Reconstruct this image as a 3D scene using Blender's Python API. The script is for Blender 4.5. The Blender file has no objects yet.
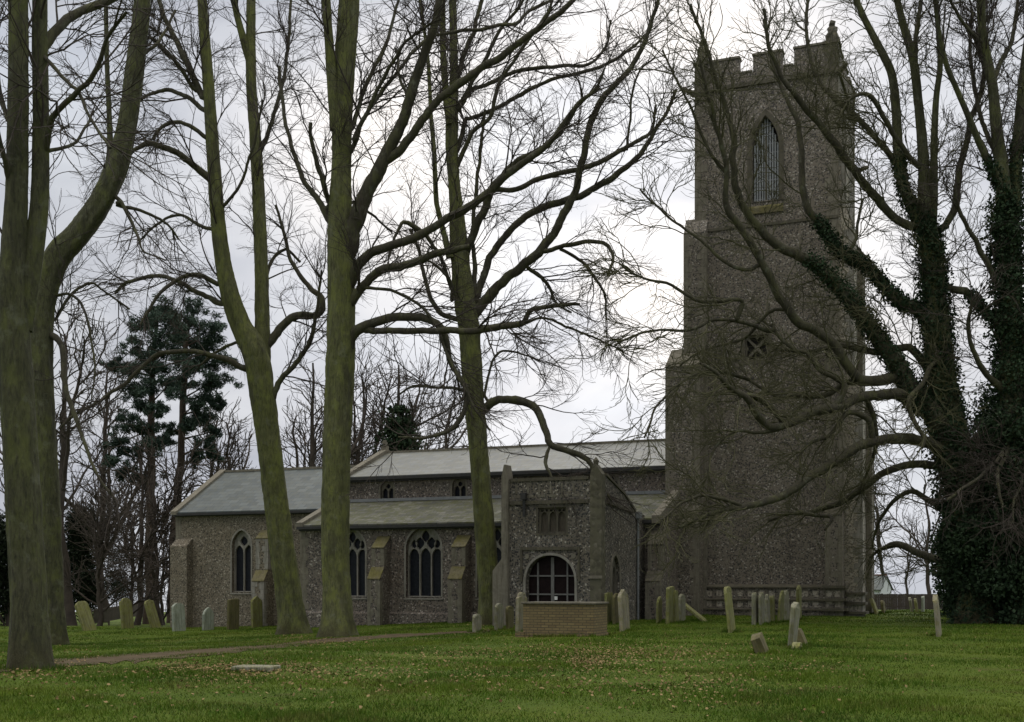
import bpy, bmesh, math, random
import numpy as np
from mathutils import Vector, Matrix
from mathutils.geometry import tessellate_polygon
R = math.radians
random.seed(7); RNG = np.random.default_rng(11)
SC = bpy.context.scene
COL = SC.collection

# ---------------------------------------------------------------- camera, sky, sun, exposure
FPX, HOR, EYE = 1200.0, 580.0, 1.55           # focal length and horizon row in pixels of the 1024x722 frame
cam_d = bpy.data.cameras.new('camera'); cam = bpy.data.objects.new('camera', cam_d); COL.objects.link(cam)
cam.location = (0, 0, EYE); cam.rotation_euler = (R(90), 0, 0)
cam_d.sensor_width = 36; cam_d.lens = 36 * FPX / 1024
cam_d.shift_y = (HOR - 361) / 1024
cam_d.clip_start = 0.2; cam_d.clip_end = 6000
SC.camera = cam
SUN_DIR = Vector((0.085, 1.0, 0.27)).normalized()   # towards the bright patch of cloud
SUN_EL = math.asin(SUN_DIR.z)
world = bpy.data.worlds.new('World'); SC.world = world; world.use_nodes = True
def build_world():
    nt = world.node_tree; N = nt.nodes; L = nt.links
    for n in list(N): N.remove(n)
    out = N.new('ShaderNodeOutputWorld'); bg = N.new('ShaderNodeBackground'); bg.inputs['Strength'].default_value = 0.1
    L.new(bg.outputs[0], out.inputs[0])
    sky = N.new('ShaderNodeTexSky'); sky.sky_type = 'NISHITA'; sky.sun_disc = False
    sky.sun_elevation = SUN_EL; sky.sun_rotation = math.atan2(SUN_DIR.x, SUN_DIR.y)
    tc = N.new('ShaderNodeTexCoord')
    mp = N.new('ShaderNodeMapping'); mp.inputs['Scale'].default_value = (1.6, 1.6, 3.6); mp.inputs['Location'].default_value = (3.1, .4, 1.7)
    L.new(tc.outputs['Generated'], mp.inputs[0])
    n1 = N.new('ShaderNodeTexNoise'); n1.inputs['Scale'].default_value = 2.6; n1.inputs['Detail'].default_value = 7; n1.inputs['Roughness'].default_value = .55; n1.inputs['Distortion'].default_value = .35
    L.new(mp.outputs[0], n1.inputs['Vector'])
    rp = N.new('ShaderNodeValToRGB'); e = rp.color_ramp.elements
    e[0].position = .33; e[0].color = (1.75, 1.88, 2.3, 1); e[1].position = .66; e[1].color = (3.5, 3.6, 3.85, 1)
    L.new(n1.outputs['Fac'], rp.inputs[0])
    dt = N.new('ShaderNodeVectorMath'); dt.operation = 'DOT_PRODUCT'; dt.inputs[1].default_value = SUN_DIR
    L.new(tc.outputs['Generated'], dt.inputs[0])
    mx = N.new('ShaderNodeMath'); mx.operation = 'MAXIMUM'; mx.inputs[1].default_value = 0; L.new(dt.outputs['Value'], mx.inputs[0])
    pw = N.new('ShaderNodeMath'); pw.operation = 'POWER'; pw.inputs[1].default_value = 17; L.new(mx.outputs[0], pw.inputs[0])
    gl = N.new('ShaderNodeMath'); gl.operation = 'MULTIPLY'; gl.inputs[1].default_value = 3.1; L.new(pw.outputs[0], gl.inputs[0])
    ad = N.new('ShaderNodeVectorMath'); ad.operation = 'ADD'; L.new(rp.outputs[0], ad.inputs[0]); L.new(gl.outputs[0], ad.inputs[1])
    # thin places in the cloud where the clear sky shows through
    n2 = N.new('ShaderNodeTexNoise'); n2.inputs['Scale'].default_value = 1.9; n2.inputs['Detail'].default_value = 5
    mp2 = N.new('ShaderNodeMapping'); mp2.inputs['Location'].default_value = (7.3, 2.2, .6); mp2.inputs['Scale'].default_value = (1.5, 1.5, 3)
    L.new(tc.outputs['Generated'], mp2.inputs[0]); L.new(mp2.outputs[0], n2.inputs['Vector'])
    mr = N.new('ShaderNodeMapRange'); mr.inputs['From Min'].default_value = .46; mr.inputs['From Max'].default_value = .72; mr.inputs['To Min'].default_value = .04; mr.inputs['To Max'].default_value = .5
    L.new(n2.outputs['Fac'], mr.inputs['Value'])
    # the overcast is brighter overhead, and the clear patches lie well above the horizon
    sx = N.new('ShaderNodeSeparateXYZ'); L.new(tc.outputs['Generated'], sx.inputs[0])
    up = N.new('ShaderNodeMapRange'); up.interpolation_type = 'SMOOTHSTEP'; L.new(sx.outputs['Z'], up.inputs['Value'])
    for k_, v_ in zip(('From Min', 'From Max', 'To Min', 'To Max'), (.42, .95, 0.0, 1.0)): up.inputs[k_].default_value = v_
    zc = N.new('ShaderNodeMixRGB'); L.new(up.outputs[0], zc.inputs[0]); zc.inputs[1].default_value = (1, 1, 1, 1); zc.inputs[2].default_value = (5.0, 4.65, 3.8, 1)
    zs = N.new('ShaderNodeVectorMath'); zs.operation = 'MULTIPLY'; L.new(ad.outputs[0], zs.inputs[0]); L.new(zc.outputs[0], zs.inputs[1])
    hz = N.new('ShaderNodeMapRange'); L.new(sx.outputs['Z'], hz.inputs['Value'])
    for k_, v_ in zip(('From Min', 'From Max', 'To Min', 'To Max'), (.1, .45, 0.0, 1.0)): hz.inputs[k_].default_value = v_
    fm = N.new('ShaderNodeMath'); fm.operation = 'MULTIPLY'; L.new(mr.outputs[0], fm.inputs[0]); L.new(hz.outputs[0], fm.inputs[1])
    mix = N.new('ShaderNodeMixRGB'); L.new(fm.outputs[0], mix.inputs[0]); L.new(zs.outputs[0], mix.inputs[1]); L.new(sky.outputs[0], mix.inputs[2])
    L.new(mix.outputs[0], bg.inputs[0])
build_world()
sun_d = bpy.data.lights.new('sun', 'SUN'); sun_d.energy = 0.5; sun_d.angle = R(25); sun_d.color = (1, .96, .9)
sun = bpy.data.objects.new('sun', sun_d); COL.objects.link(sun)
sun.rotation_euler = (-SUN_DIR).to_track_quat('-Z', 'Y').to_euler()
SC.view_settings.view_transform = 'Standard'; SC.view_settings.look = 'None'
SC.view_settings.exposure = 0.72; SC.view_settings.gamma = 1.0; SC.view_settings.use_curve_mapping = False

# ---------------------------------------------------------------- terrain
def sst(t):
    t = np.clip(t, 0, 1); return t * t * (3 - 2 * t)
def ground_z(x, y):
    x = np.asarray(x, float); y = np.asarray(y, float)
    z = -0.88 * sst((8 - x) / 26) * sst((y - 18) / 30)
    z = z - np.maximum(y - 62, 0) * 0.026
    z = z + 0.035 * np.sin(x * .55 + 1.3) * np.sin(y * .41 + .5) + 0.018 * np.sin(x * 1.7 + y * .6) * np.sin(y * 1.3 - x * .4)
    return z
def px3(px, py, Y): return Vector(((px - 512) * Y / FPX, Y, EYE + (HOR - py) * Y / FPX))
def at(px, py):
    Y = FPX * EYE / max(py - HOR, 8)
    for _ in range(40):
        X = (px - 512) * Y / FPX
        Yn = FPX * (EYE - float(ground_z(X, Y))) / max(py - HOR, 8)
        Y = .5 * Y + .5 * Yn
    X = (px - 512) * Y / FPX
    return Vector((X, Y, float(ground_z(X, Y))))

# ---------------------------------------------------------------- materials
def nmat(name):
    m = bpy.data.materials.new(name); m.use_nodes = True
    nt = m.node_tree; b = nt.nodes['Principled BSDF']
    return m, nt.nodes, nt.links, b
def noise(N, L, vec, scale, detail=4, rough=.55, dist=0):
    n = N.new('ShaderNodeTexNoise'); n.inputs['Scale'].default_value = scale; n.inputs['Detail'].default_value = detail
    n.inputs['Roughness'].default_value = rough; n.inputs['Distortion'].default_value = dist
    if vec is not None: L.new(vec, n.inputs['Vector'])
    return n.outputs['Fac']
def ramp(N, L, fac, stops):
    r = N.new('ShaderNodeValToRGB'); els = r.color_ramp.elements
    while len(els) < len(stops): els.new(.5)
    for e, (p, c) in zip(els, stops): e.position = p; e.color = (*c, 1)
    L.new(fac, r.inputs[0]); return r.outputs[0]
def mixc(N, L, fac, a, b, mode='MIX'):
    m = N.new('ShaderNodeMixRGB'); m.blend_type = mode
    for i, v in enumerate((fac, a, b)):
        if hasattr(v, 'links') or hasattr(v, 'is_linked'): L.new(v, m.inputs[i])
        elif i == 0: m.inputs[0].default_value = v
        else: m.inputs[i].default_value = (*v, 1)
    return m.outputs[0]
def coords(N, L, scale=(1, 1, 1), kind='Object'):
    tc = N.new('ShaderNodeTexCoord'); mp = N.new('ShaderNodeMapping'); mp.inputs['Scale'].default_value = scale
    L.new(tc.outputs[kind], mp.inputs[0]); return mp.outputs[0]
def bump(N, L, b, h, strength=.4, dist=.02):
    bp = N.new('ShaderNodeBump'); bp.inputs['Strength'].default_value = strength; bp.inputs['Distance'].default_value = dist
    L.new(h, bp.inputs['Height']); L.new(bp.outputs[0], b.inputs['Normal'])
def mrange(N, L, v, a, b, c=0., d=1.):
    m = N.new('ShaderNodeMapRange'); L.new(v, m.inputs['Value'])
    for k, x in zip(('From Min', 'From Max', 'To Min', 'To Max'), (a, b, c, d)): m.inputs[k].default_value = x
    return m.outputs[0]

def flint_mat(name, dark, mid, light, mortar, scale=7., tint=(.5, .42, .3), tintf=.35, moss=0.):
    m, N, L, b = nmat(name); v = coords(N, L)
    # break the regular cells up
    wob = N.new('ShaderNodeTexNoise'); wob.inputs['Scale'].default_value = 5; L.new(v, wob.inputs['Vector'])
    av = N.new('ShaderNodeVectorMath'); av.operation = 'MULTIPLY_ADD'; L.new(wob.outputs['Color'], av.inputs[0]); av.inputs[1].default_value = (.12, .12, .12); L.new(v, av.inputs[2])
    vo = N.new('ShaderNodeTexVoronoi'); vo.inputs['Scale'].default_value = scale; L.new(av.outputs[0], vo.inputs['Vector'])
    sp = N.new('ShaderNodeSeparateColor'); L.new(vo.outputs['Color'], sp.inputs[0])
    c = ramp(N, L, sp.outputs[0], [(0, dark), (.42, dark), (.6, mid), (.84, mid), (.93, light), (1, light)])
    d = mrange(N, L, vo.outputs['Distance'], .42, .62)
    c = mixc(N, L, d, c, mortar)
    big = noise(N, L, v, .45, 5, .6)
    c = mixc(N, L, mrange(N, L, big, .35, .75, 0, tintf), c, tint, 'MULTIPLY')
    patch = noise(N, L, coords(N, L, (1, 1, 2.2)), .9, 6, .7)
    c = mixc(N, L, mrange(N, L, patch, .55, .64, 0, .4), c, mortar)
    lich = noise(N, L, v, 3.5, 6, .75)
    c = mixc(N, L, mrange(N, L, lich, .58, .7, 0, .45), c, (.3, .29, .23))
    band = noise(N, L, coords(N, L, (1.2, 1.2, .25)), 1.1, 5, .65)
    c = mixc(N, L, mrange(N, L, band, .45, .7, 0, .45), c, (.45, .44, .42), 'MULTIPLY')
    if moss:
        c = mixc(N, L, mrange(N, L, noise(N, L, v, .8, 6, .7), .5, .75, 0, moss), c, (.09, .085, .035))
    L.new(c, b.inputs['Base Color']); b.inputs['Roughness'].default_value = .75
    bump(N, L, b, mrange(N, L, vo.outputs['Distance'], 0, .6, 1, 0), .55, .03)
    return m
def stone_mat(name, a, c, lichen=(.3, .28, .16), lf=.5, moss=None, mf=0., sc=1., stain=.55):
    m, N, L, b = nmat(name); v = coords(N, L)
    n1 = noise(N, L, v, 2.5 * sc, 6, .65); n2 = noise(N, L, v, 9 * sc, 5, .7)
    col = ramp(N, L, n1, [(.3, a), (.7, c)])
    col = mixc(N, L, mrange(N, L, n2, .5, .68, 0, lf), col, lichen)
    if moss: col = mixc(N, L, mrange(N, L, noise(N, L, v, 1.7 * sc, 6, .7), .42, .6, 0, mf), col, moss)
    st = noise(N, L, coords(N, L, (6, 6, .7)), 2, 4, .6)
    col = mixc(N, L, mrange(N, L, st, .42, .7, 0, stain), col, (.35, .34, .3), 'MULTIPLY')
    L.new(col, b.inputs['Base Color']); b.inputs['Roughness'].default_value = .9
    bump(N, L, b, n2, .35, .02); return m
def plain_mat(name, a, c, sc=3, rough=.8, spec=None, stretch=(1, 1, 1), bmp=.15):
    m, N, L, b = nmat(name); v = coords(N, L, stretch)
    n1 = noise(N, L, v, sc, 5, .6); L.new(ramp(N, L, n1, [(.3, a), (.7, c)]), b.inputs['Base Color'])
    b.inputs['Roughness'].default_value = rough
    if bmp: bump(N, L, b, n1, bmp, .02)
    return m
def bark_mat(name, green, grey, dark, gf=.6, bs=.6, foot=False):
    m, N, L, b = nmat(name)
    v = coords(N, L, (7, 7, 1.1)); w = coords(N, L)
    st = noise(N, L, v, 1.5, 7, .65, .4); big = noise(N, L, w, .9, 5, .6); fine = noise(N, L, coords(N, L, (22, 22, 5)), 1, 5, .7)
    c = ramp(N, L, st, [(.28, dark), (.5, grey), (.75, tuple(x * 1.3 for x in grey))])
    c = mixc(N, L, mrange(N, L, big, .3, .62, gf * .35, gf), c, green)
    c = mixc(N, L, mrange(N, L, fine, .46, .68, 0, .75), c, dark)
    c = mixc(N, L, mrange(N, L, noise(N, L, coords(N, L, (1.6, 1.6, .8)), 1.7, 6, .7), .5, .62, 0, .75), c, tuple(x * 1.45 for x in green))
    c = mixc(N, L, mrange(N, L, noise(N, L, coords(N, L, (2.2, 2.2, .5)), 1.3, 4, .6), .5, .68, 0, .6), c, dark)
    c = mixc(N, L, mrange(N, L, noise(N, L, w, 2.6, 5, .7), .56, .68, 0, .4), c, (.2, .21, .15))
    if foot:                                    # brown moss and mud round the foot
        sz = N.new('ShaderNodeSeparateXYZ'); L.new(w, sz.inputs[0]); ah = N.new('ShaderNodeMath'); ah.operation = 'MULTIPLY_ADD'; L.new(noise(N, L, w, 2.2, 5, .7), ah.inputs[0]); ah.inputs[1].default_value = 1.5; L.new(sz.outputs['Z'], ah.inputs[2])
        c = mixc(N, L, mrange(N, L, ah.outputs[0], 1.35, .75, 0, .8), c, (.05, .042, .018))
    L.new(c, b.inputs['Base Color']); b.inputs['Roughness'].default_value = .9
    hs = N.new('ShaderNodeMath'); hs.operation = 'ADD'; L.new(st, hs.inputs[0]); L.new(fine, hs.inputs[1])
    bump(N, L, b, hs.outputs[0], bs, .07); return m
def leaf_mat(name, a, c, sc=.9, rough=.5):
    m, N, L, b = nmat(name); v = coords(N, L)
    n1 = noise(N, L, v, sc, 3, .6); g = N.new('ShaderNodeNewGeometry')
    f = N.new('ShaderNodeMath'); f.operation = 'ADD'; L.new(g.outputs['Random Per Island'], f.inputs[0]); L.new(n1, f.inputs[1])
    L.new(ramp(N, L, mrange(N, L, f.outputs[0], .3, 1.5), [(0, a), (1, c)]), b.inputs['Base Color'])
    b.inputs['Roughness'].default_value = rough; b.inputs['Specular IOR Level'].default_value = .055; return m
def roof_mat(name, a, c, joint, rough, moss=None, mf=0., bw=.32, rh=.22):
    m, N, L, b = nmat(name); v = coords(N, L)
    sx = N.new('ShaderNodeSeparateXYZ'); L.new(v, sx.inputs[0])
    y2 = N.new('ShaderNodeMath'); y2.operation = 'MULTIPLY'; y2.inputs[1].default_value = 1.06; L.new(sx.outputs['Y'], y2.inputs[0])
    cb = N.new('ShaderNodeCombineXYZ'); L.new(sx.outputs['X'], cb.inputs[0]); L.new(y2.outputs[0], cb.inputs[1])
    br = N.new('ShaderNodeTexBrick'); br.inputs['Scale'].default_value = 1; br.inputs['Brick Width'].default_value = bw; br.inputs['Row Height'].default_value = rh
    br.inputs['Mortar Size'].default_value = .012; br.inputs['Color1'].default_value = (*a, 1); br.inputs['Color2'].default_value = (*c, 1); br.inputs['Mortar'].default_value = (*joint, 1)
    L.new(cb.outputs[0], br.inputs['Vector'])
    n = noise(N, L, coords(N, L, (1.5, .6, 1)), .9, 6, .65); col = mixc(N, L, mrange(N, L, n, .35, .7, 0, .6), br.outputs['Color'], (.5, .52, .52), 'MULTIPLY')
    if moss: col = mixc(N, L, mrange(N, L, noise(N, L, v, 3.2, 7, .75), .44, .58, 0, mf), col, moss)
    L.new(col, b.inputs['Base Color']); b.inputs['Roughness'].default_value = rough
    bump(N, L, b, br.outputs['Fac'], -.5, .015); return m

M = {}
M['flint_tower'] = flint_mat('flint_tower', (.06, .055, .05), (.175, .155, .13), (.46, .43, .38), (.225, .195, .155), 14.5, (.62, .55, .45), .4)
M['flint_porch'] = flint_mat('flint_porch', (.035, .035, .035), (.135, .128, .118), (.54, .51, .46), (.2, .178, .145), 13.5, (.7, .62, .45), .5)
M['flint_nave'] = flint_mat('flint_nave', (.055, .05, .047), (.17, .15, .127), (.52, .48, .43), (.21, .178, .146), 13.5, (.65, .5, .42), .45)
M['flint_pale_and_lit'] = flint_mat('flint_pale_and_lit', (.2, .18, .15), (.4, .36, .3), (.5, .47, .42), (.46, .41, .33), 12, (.8, .72, .6), .3)  # pale flushwork flint, also the painted-in light of the west buttress
M['flint_chancel'] = flint_mat('flint_chancel', (.07, .06, .045), (.2, .17, .125), (.44, .4, .33), (.225, .193, .143), 14.5, (.75, .65, .45), .4)
M['stone'] = stone_mat('dressed_stone', (.15, .135, .105), (.25, .225, .175), (.32, .3, .22), .4)
M['stone_pier'] = flint_mat('rubble_pier', (.11, .1, .07), (.17, .155, .11), (.24, .22, .17), (.145, .135, .09), 5, (.6, .58, .4), .5, .45)
M['stone_pale'] = stone_mat('pale_dressed_stone', (.23, .215, .185), (.36, .34, .3), (.2, .19, .1), .35)
M['stone_dark'] = stone_mat('weathered_stone', (.08, .072, .055), (.15, .135, .1), (.17, .15, .07), .5)
M['stone_moss'] = stone_mat('mossy_weathering', (.16, .14, .09), (.22, .19, .1), (.17, .15, .07), .5, (.15, .135, .028), .8)
M['slate'] = roof_mat('slate_roof', (.05, .066, .072), (.11, .132, .138), (.03, .035, .038), .5, (.1, .1, .06), .35, .55, .32)
M['nave_slate'] = roof_mat('lichened_sheen_slate', (.12, .128, .126), (.2, .206, .196), (.08, .08, .075), .42, (.14, .13, .075), .55, .6, .34)  # pale base colour carries sky sheen as well as lichen
M['moss_roof'] = roof_mat('mossy_roof', (.085, .085, .072), (.2, .195, .165), (.04, .04, .032), .8, (.08, .083, .024), .85, .5, .3)
M['glass'] = plain_mat('dark_leaded_glass', (.012, .014, .018), (.024, .026, .034), 9, .35, bmp=.2); M['glass'].node_tree.nodes['Principled BSDF'].inputs['Specular IOR Level'].default_value = .12
M['gate_glass'] = plain_mat('dark_gate_glass', (.012, .008, .008), (.022, .014, .014), 5, .4, bmp=0); M['gate_glass'].node_tree.nodes['Principled BSDF'].inputs['Specular IOR Level'].default_value = .06
M['iron'] = plain_mat('dark_iron', (.02, .02, .02), (.045, .042, .04), 6, .6)
M['lead'] = plain_mat('grey_lead', (.16, .17, .18), (.24, .25, .25), 5, .55)
M['louvre'] = plain_mat('louvre_mesh', (.26, .28, .29), (.36, .38, .38), 6, .6)
M['gate_wood'] = plain_mat('grey_painted_wood', (.13, .125, .12), (.2, .195, .185), 8, .7)
M['black_inside'] = plain_mat('dark_interior_shade', (.02, .017, .015), (.035, .03, .025), 4, .9)  # near-black sheet colour standing in for the shade inside the tower openings
M['paper'] = plain_mat('white_paper', (.72, .72, .7), (.8, .8, .78), 5, .8, bmp=0)
M['oak'] = plain_mat('weathered_oak', (.075, .062, .045), (.13, .11, .08), 4, .85, stretch=(6, 6, 1))
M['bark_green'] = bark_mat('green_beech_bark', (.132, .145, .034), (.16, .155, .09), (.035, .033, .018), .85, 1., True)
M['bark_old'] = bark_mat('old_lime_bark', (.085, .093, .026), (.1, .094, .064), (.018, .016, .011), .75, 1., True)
M['bough'] = bark_mat('bough_bark', (.065, .066, .026), (.062, .052, .037), (.025, .021, .016), .5, .5)
M['twig'] = plain_mat('twig_bark', (.032, .025, .02), (.062, .048, .037), 2, .9, bmp=0)
M['twig_green'] = plain_mat('mossy_twig_bark', (.052, .052, .022), (.11, .104, .05), 2, .9, bmp=0)
M['far_bark'] = plain_mat('dark_wet_bark', (.036, .028, .022), (.075, .058, .045), 2, .9, bmp=0)
M['pine_bark'] = plain_mat('pine_bark', (.05, .035, .026), (.1, .07, .05), 6, .9)
M['ivy'] = leaf_mat('ivy_leaves', (.012, .024, .014), (.055, .085, .045), .9, .75)
M['pine'] = leaf_mat('pine_needles', (.026, .045, .034), (.085, .12, .09), .9, .8)
M['evergreen'] = leaf_mat('holly_leaves', (.008, .013, .008), (.022, .03, .016))
M['brick'] = None
def blade_mat():
    m, N, L, b = nmat('grass_blades'); v = coords(N, L); g = N.new('ShaderNodeNewGeometry')
    c = ramp(N, L, noise(N, L, v, .22, 5, .65), [(.38, (.036, .088, .005)), (.5, (.068, .135, .008)), (.6, (.115, .17, .014))])
    c = mixc(N, L, mrange(N, L, noise(N, L, v, .75, 6, .75), .52, .62, 0, .8), c, (.125, .115, .035))
    c = mixc(N, L, mrange(N, L, noise(N, L, v, 2.7, 4, .7), .5, .7, 0, .65), c, (.03, .062, .006))
    c = mixc(N, L, mrange(N, L, g.outputs['Random Per Island'], .55, 1, 0, .7), c, (.15, .17, .03))
    L.new(c, b.inputs['Base Color']); b.inputs['Roughness'].default_value = .6; b.inputs['Specular IOR Level'].default_value = .12; return m
M['grass_blade'] = blade_mat()
M['dead_leaf'] = leaf_mat('dead_leaves', (.07, .042, .016), (.33, .24, .12), 1.2, .8)

def brick_mat():
    m, N, L, b = nmat('old_yellow_brick'); v = coords(N, L)
    sx = N.new('ShaderNodeSeparateXYZ'); L.new(v, sx.inputs[0])
    s = N.new('ShaderNodeMath'); s.operation = 'ADD'; L.new(sx.outputs[0], s.inputs[0]); L.new(sx.outputs[1], s.inputs[1])
    cb = N.new('ShaderNodeCombineXYZ'); L.new(s.outputs[0], cb.inputs[0]); L.new(sx.outputs[2], cb.inputs[1])
    br = N.new('ShaderNodeTexBrick'); br.inputs['Scale'].default_value = 1; br.inputs['Brick Width'].default_value = .225; br.inputs['Row Height'].default_value = .075
    br.inputs['Mortar Size'].default_value = .012; br.inputs['Color1'].default_value = (.25, .19, .085, 1); br.inputs['Color2'].default_value = (.16, .115, .055, 1); br.inputs['Mortar'].default_value = (.08, .065, .04, 1)
    L.new(cb.outputs[0], br.inputs['Vector'])
    c = mixc(N, L, mrange(N, L, noise(N, L, v, 3, 6, .7), .4, .7, 0, .65), br.outputs['Color'], (.16, .125, .06))
    L.new(c, b.inputs['Base Color']); b.inputs['Roughness'].default_value = .9
    bump(N, L, b, br.outputs['Fac'], -.6, .012); return m
M['brick'] = brick_mat()

def grass_ground():
    m, N, L, b = nmat('turf'); v = coords(N, L)
    n1 = noise(N, L, v, .28, 5, .6); n2 = noise(N, L, v, 2.2, 6, .7); n3 = noise(N, L, coords(N, L, (30, 9, 1)), 1, 4, .7)
    c = ramp(N, L, n1, [(.3, (.04, .072, .005)), (.5, (.065, .1, .008)), (.7, (.1, .122, .015))])
    c = mixc(N, L, mrange(N, L, n2, .4, .66, 0, .5), c, (.04, .06, .005))
    c = mixc(N, L, mrange(N, L, n3, .42, .66, 0, .5), c, (.11, .155, .018))
    br = noise(N, L, v, .6, 6, .7)
    c = mixc(N, L, mrange(N, L, br, .57, .7, 0, .7), c, (.085, .06, .028))
    L.new(c, b.inputs['Base Color']); b.inputs['Roughness'].default_value = .95
    b.inputs['Specular IOR Level'].default_value = .1
    bump(N, L, b, n3, .5, .04); return m
M['turf'] = grass_ground()
M['soil'] = plain_mat('path_soil', (.06, .044, .024), (.12, .092, .055), 2.2, .95, bmp=.4); M['soil'].node_tree.nodes['Principled BSDF'].inputs['Specular IOR Level'].default_value = .08

# ---------------------------------------------------------------- mesh helpers
def link(name, me, mat, parent=None, smooth=False):
    o = bpy.data.objects.new(name, me); COL.objects.link(o)
    if mat: me.materials.append(mat)
    if parent: o.parent = parent
    if smooth: me.polygons.foreach_set('use_smooth', np.ones(len(me.polygons), bool))
    return o
def npmesh(name, verts, faces):
    me = bpy.data.meshes.new(name)
    verts = np.ascontiguousarray(verts, np.float32); faces = np.ascontiguousarray(faces, np.int32)
    me.vertices.add(len(verts)); me.vertices.foreach_set('co', verts.ravel())
    nf, k = faces.shape
    me.loops.add(nf * k); me.loops.foreach_set('vertex_index', faces.ravel())
    me.polygons.add(nf); me.polygons.foreach_set('loop_start', np.arange(nf, dtype=np.int32) * k)
    me.update(calc_edges=True); return me
def tag(o, label=None, cat=None, group=None, kind=None):
    if label: o['label'] = label
    if cat: o['category'] = cat
    if group: o['group'] = group
    if kind: o['kind'] = kind
    return o
def empty(name, loc, rz=0):
    o = bpy.data.objects.new(name, None); COL.objects.link(o); o.location = loc; o.rotation_euler = (0, 0, rz); o.empty_display_size = .3
    return o
class MB:
    def __init__(s, T=None): s.v = []; s.f = []; s.T = T
    def add(s, vs, fs):
        n = len(s.v); s.v += [tuple(s.T(*p)) if s.T else tuple(p) for p in vs]; s.f += [tuple(i + n for i in f) for f in fs]
    def box(s, x0, x1, y0, y1, z0, z1):
        s.add([(x0, y0, z0), (x1, y0, z0), (x1, y1, z0), (x0, y1, z0), (x0, y0, z1), (x1, y0, z1), (x1, y1, z1), (x0, y1, z1)],
              [(0, 3, 2, 1), (4, 5, 6, 7), (0, 1, 5, 4), (1, 2, 6, 5), (2, 3, 7, 6), (3, 0, 4, 7)])
    def prism_x(s, prof, x0, x1):                       # profile in (y, z)
        n = len(prof); vs = [(x0, a, b) for a, b in prof] + [(x1, a, b) for a, b in prof]
        s.add(vs, [tuple(range(n))[::-1], tuple(range(n, 2 * n))] + [(i, (i + 1) % n, n + (i + 1) % n, n + i) for i in range(n)])
    def prism_y(s, prof, y0, y1):                       # profile in (x, z)
        n = len(prof); vs = [(a, y0, b) for a, b in prof] + [(a, y1, b) for a, b in prof]
        s.add(vs, [tuple(range(n)), tuple(range(n, 2 * n))[::-1]] + [(i, n + i, n + (i + 1) % n, (i + 1) % n) for i in range(n)])
    def panel(s, loops, d0, d1):                        # (a, z) outline with holes, between depths d0 and d1 along y
        tri = tessellate_polygon([[Vector((a, b, 0)) for a, b in lp] for lp in loops])
        flat = [p for lp in loops for p in lp]; n = len(flat)
        vs = [(a, d0, b) for a, b in flat] + [(a, d1, b) for a, b in flat]
        fs = [tuple(t) for t in tri] + [tuple(i + n for i in t[::-1]) for t in tri]
        k = 0
        for lp in loops:
            m = len(lp)
            fs += [(k + i, k + (i + 1) % m, n + k + (i + 1) % m, n + k + i) for i in range(m)]; k += m
        s.add(vs, fs)
    def cyl(s, p0, p1, r0, r1=None, n=10):
        r1 = r0 if r1 is None else r1
        p0 = Vector(p0); p1 = Vector(p1); d = (p1 - p0).normalized(); a = d.orthogonal().normalized(); b = d.cross(a)
        vs = [p0 + (a * math.cos(t) + b * math.sin(t)) * r0 for t in np.linspace(0, 2 * math.pi, n, False)] + [p1 + (a * math.cos(t) + b * math.sin(t)) * r1 for t in np.linspace(0, 2 * math.pi, n, False)]
        s.add(vs, [(i, (i + 1) % n, n + (i + 1) % n, n + i) for i in range(n)] + [tuple(range(n))[::-1], tuple(range(n, 2 * n))])
    def pieces(s):
        """connected bodies, grouped where they nearly touch"""
        up = list(range(len(s.v)))
        def fd(i):
            while up[i] != i: up[i] = up[up[i]]; i = up[i]
            return i
        for f in s.f:
            for k in f[1:]: up[fd(k)] = fd(f[0])
        isl = {}
        for i in range(len(s.v)): isl.setdefault(fd(i), []).append(i)
        ids = list(isl.values()); V = np.array(s.v)
        lo = np.array([V[i].min(0) for i in ids]); hi = np.array([V[i].max(0) for i in ids]); sz = np.linalg.norm(hi - lo, axis=1)
        g = list(range(len(ids)))
        def fg(i):
            while g[i] != i: i = g[i]
            return i
        for i in range(len(ids)):
            for j in range(i):
                gap = np.linalg.norm(np.maximum(0, np.maximum(lo[i] - hi[j], lo[j] - hi[i])))
                if gap <= max(.02, .45 * max(sz[i], sz[j])): g[fg(i)] = fg(j)
        grp = {}
        for i in range(len(ids)): grp.setdefault(fg(i), []).extend(ids[i])
        if len(grp) < 2: return [s]
        res = []
        for vi in grp.values():
            m = {k: q for q, k in enumerate(vi)}; b = MB(); b.v = [s.v[k] for k in vi]; b.f = [tuple(m[k] for k in f) for f in s.f if f[0] in m]; res.append(b)
        return res
    def build(s, name, mat, parent=None, smooth=False):
        if len(s.v) < 6000:
            ps = s.pieces()
            if len(ps) > 1: return [b.build(name, mat, parent, smooth) for b in ps][0]
        me = bpy.data.meshes.new(name); me.from_pydata(s.v, [], s.f)
        bm = bmesh.new(); bm.from_mesh(me); bmesh.ops.recalc_face_normals(bm, faces=bm.faces); bm.to_mesh(me); bm.free()
        return link(name, me, mat, parent, smooth)
def rect(a0, a1, z0, z1): return [(a0, z0), (a1, z0), (a1, z1), (a0, z1)]
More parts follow.
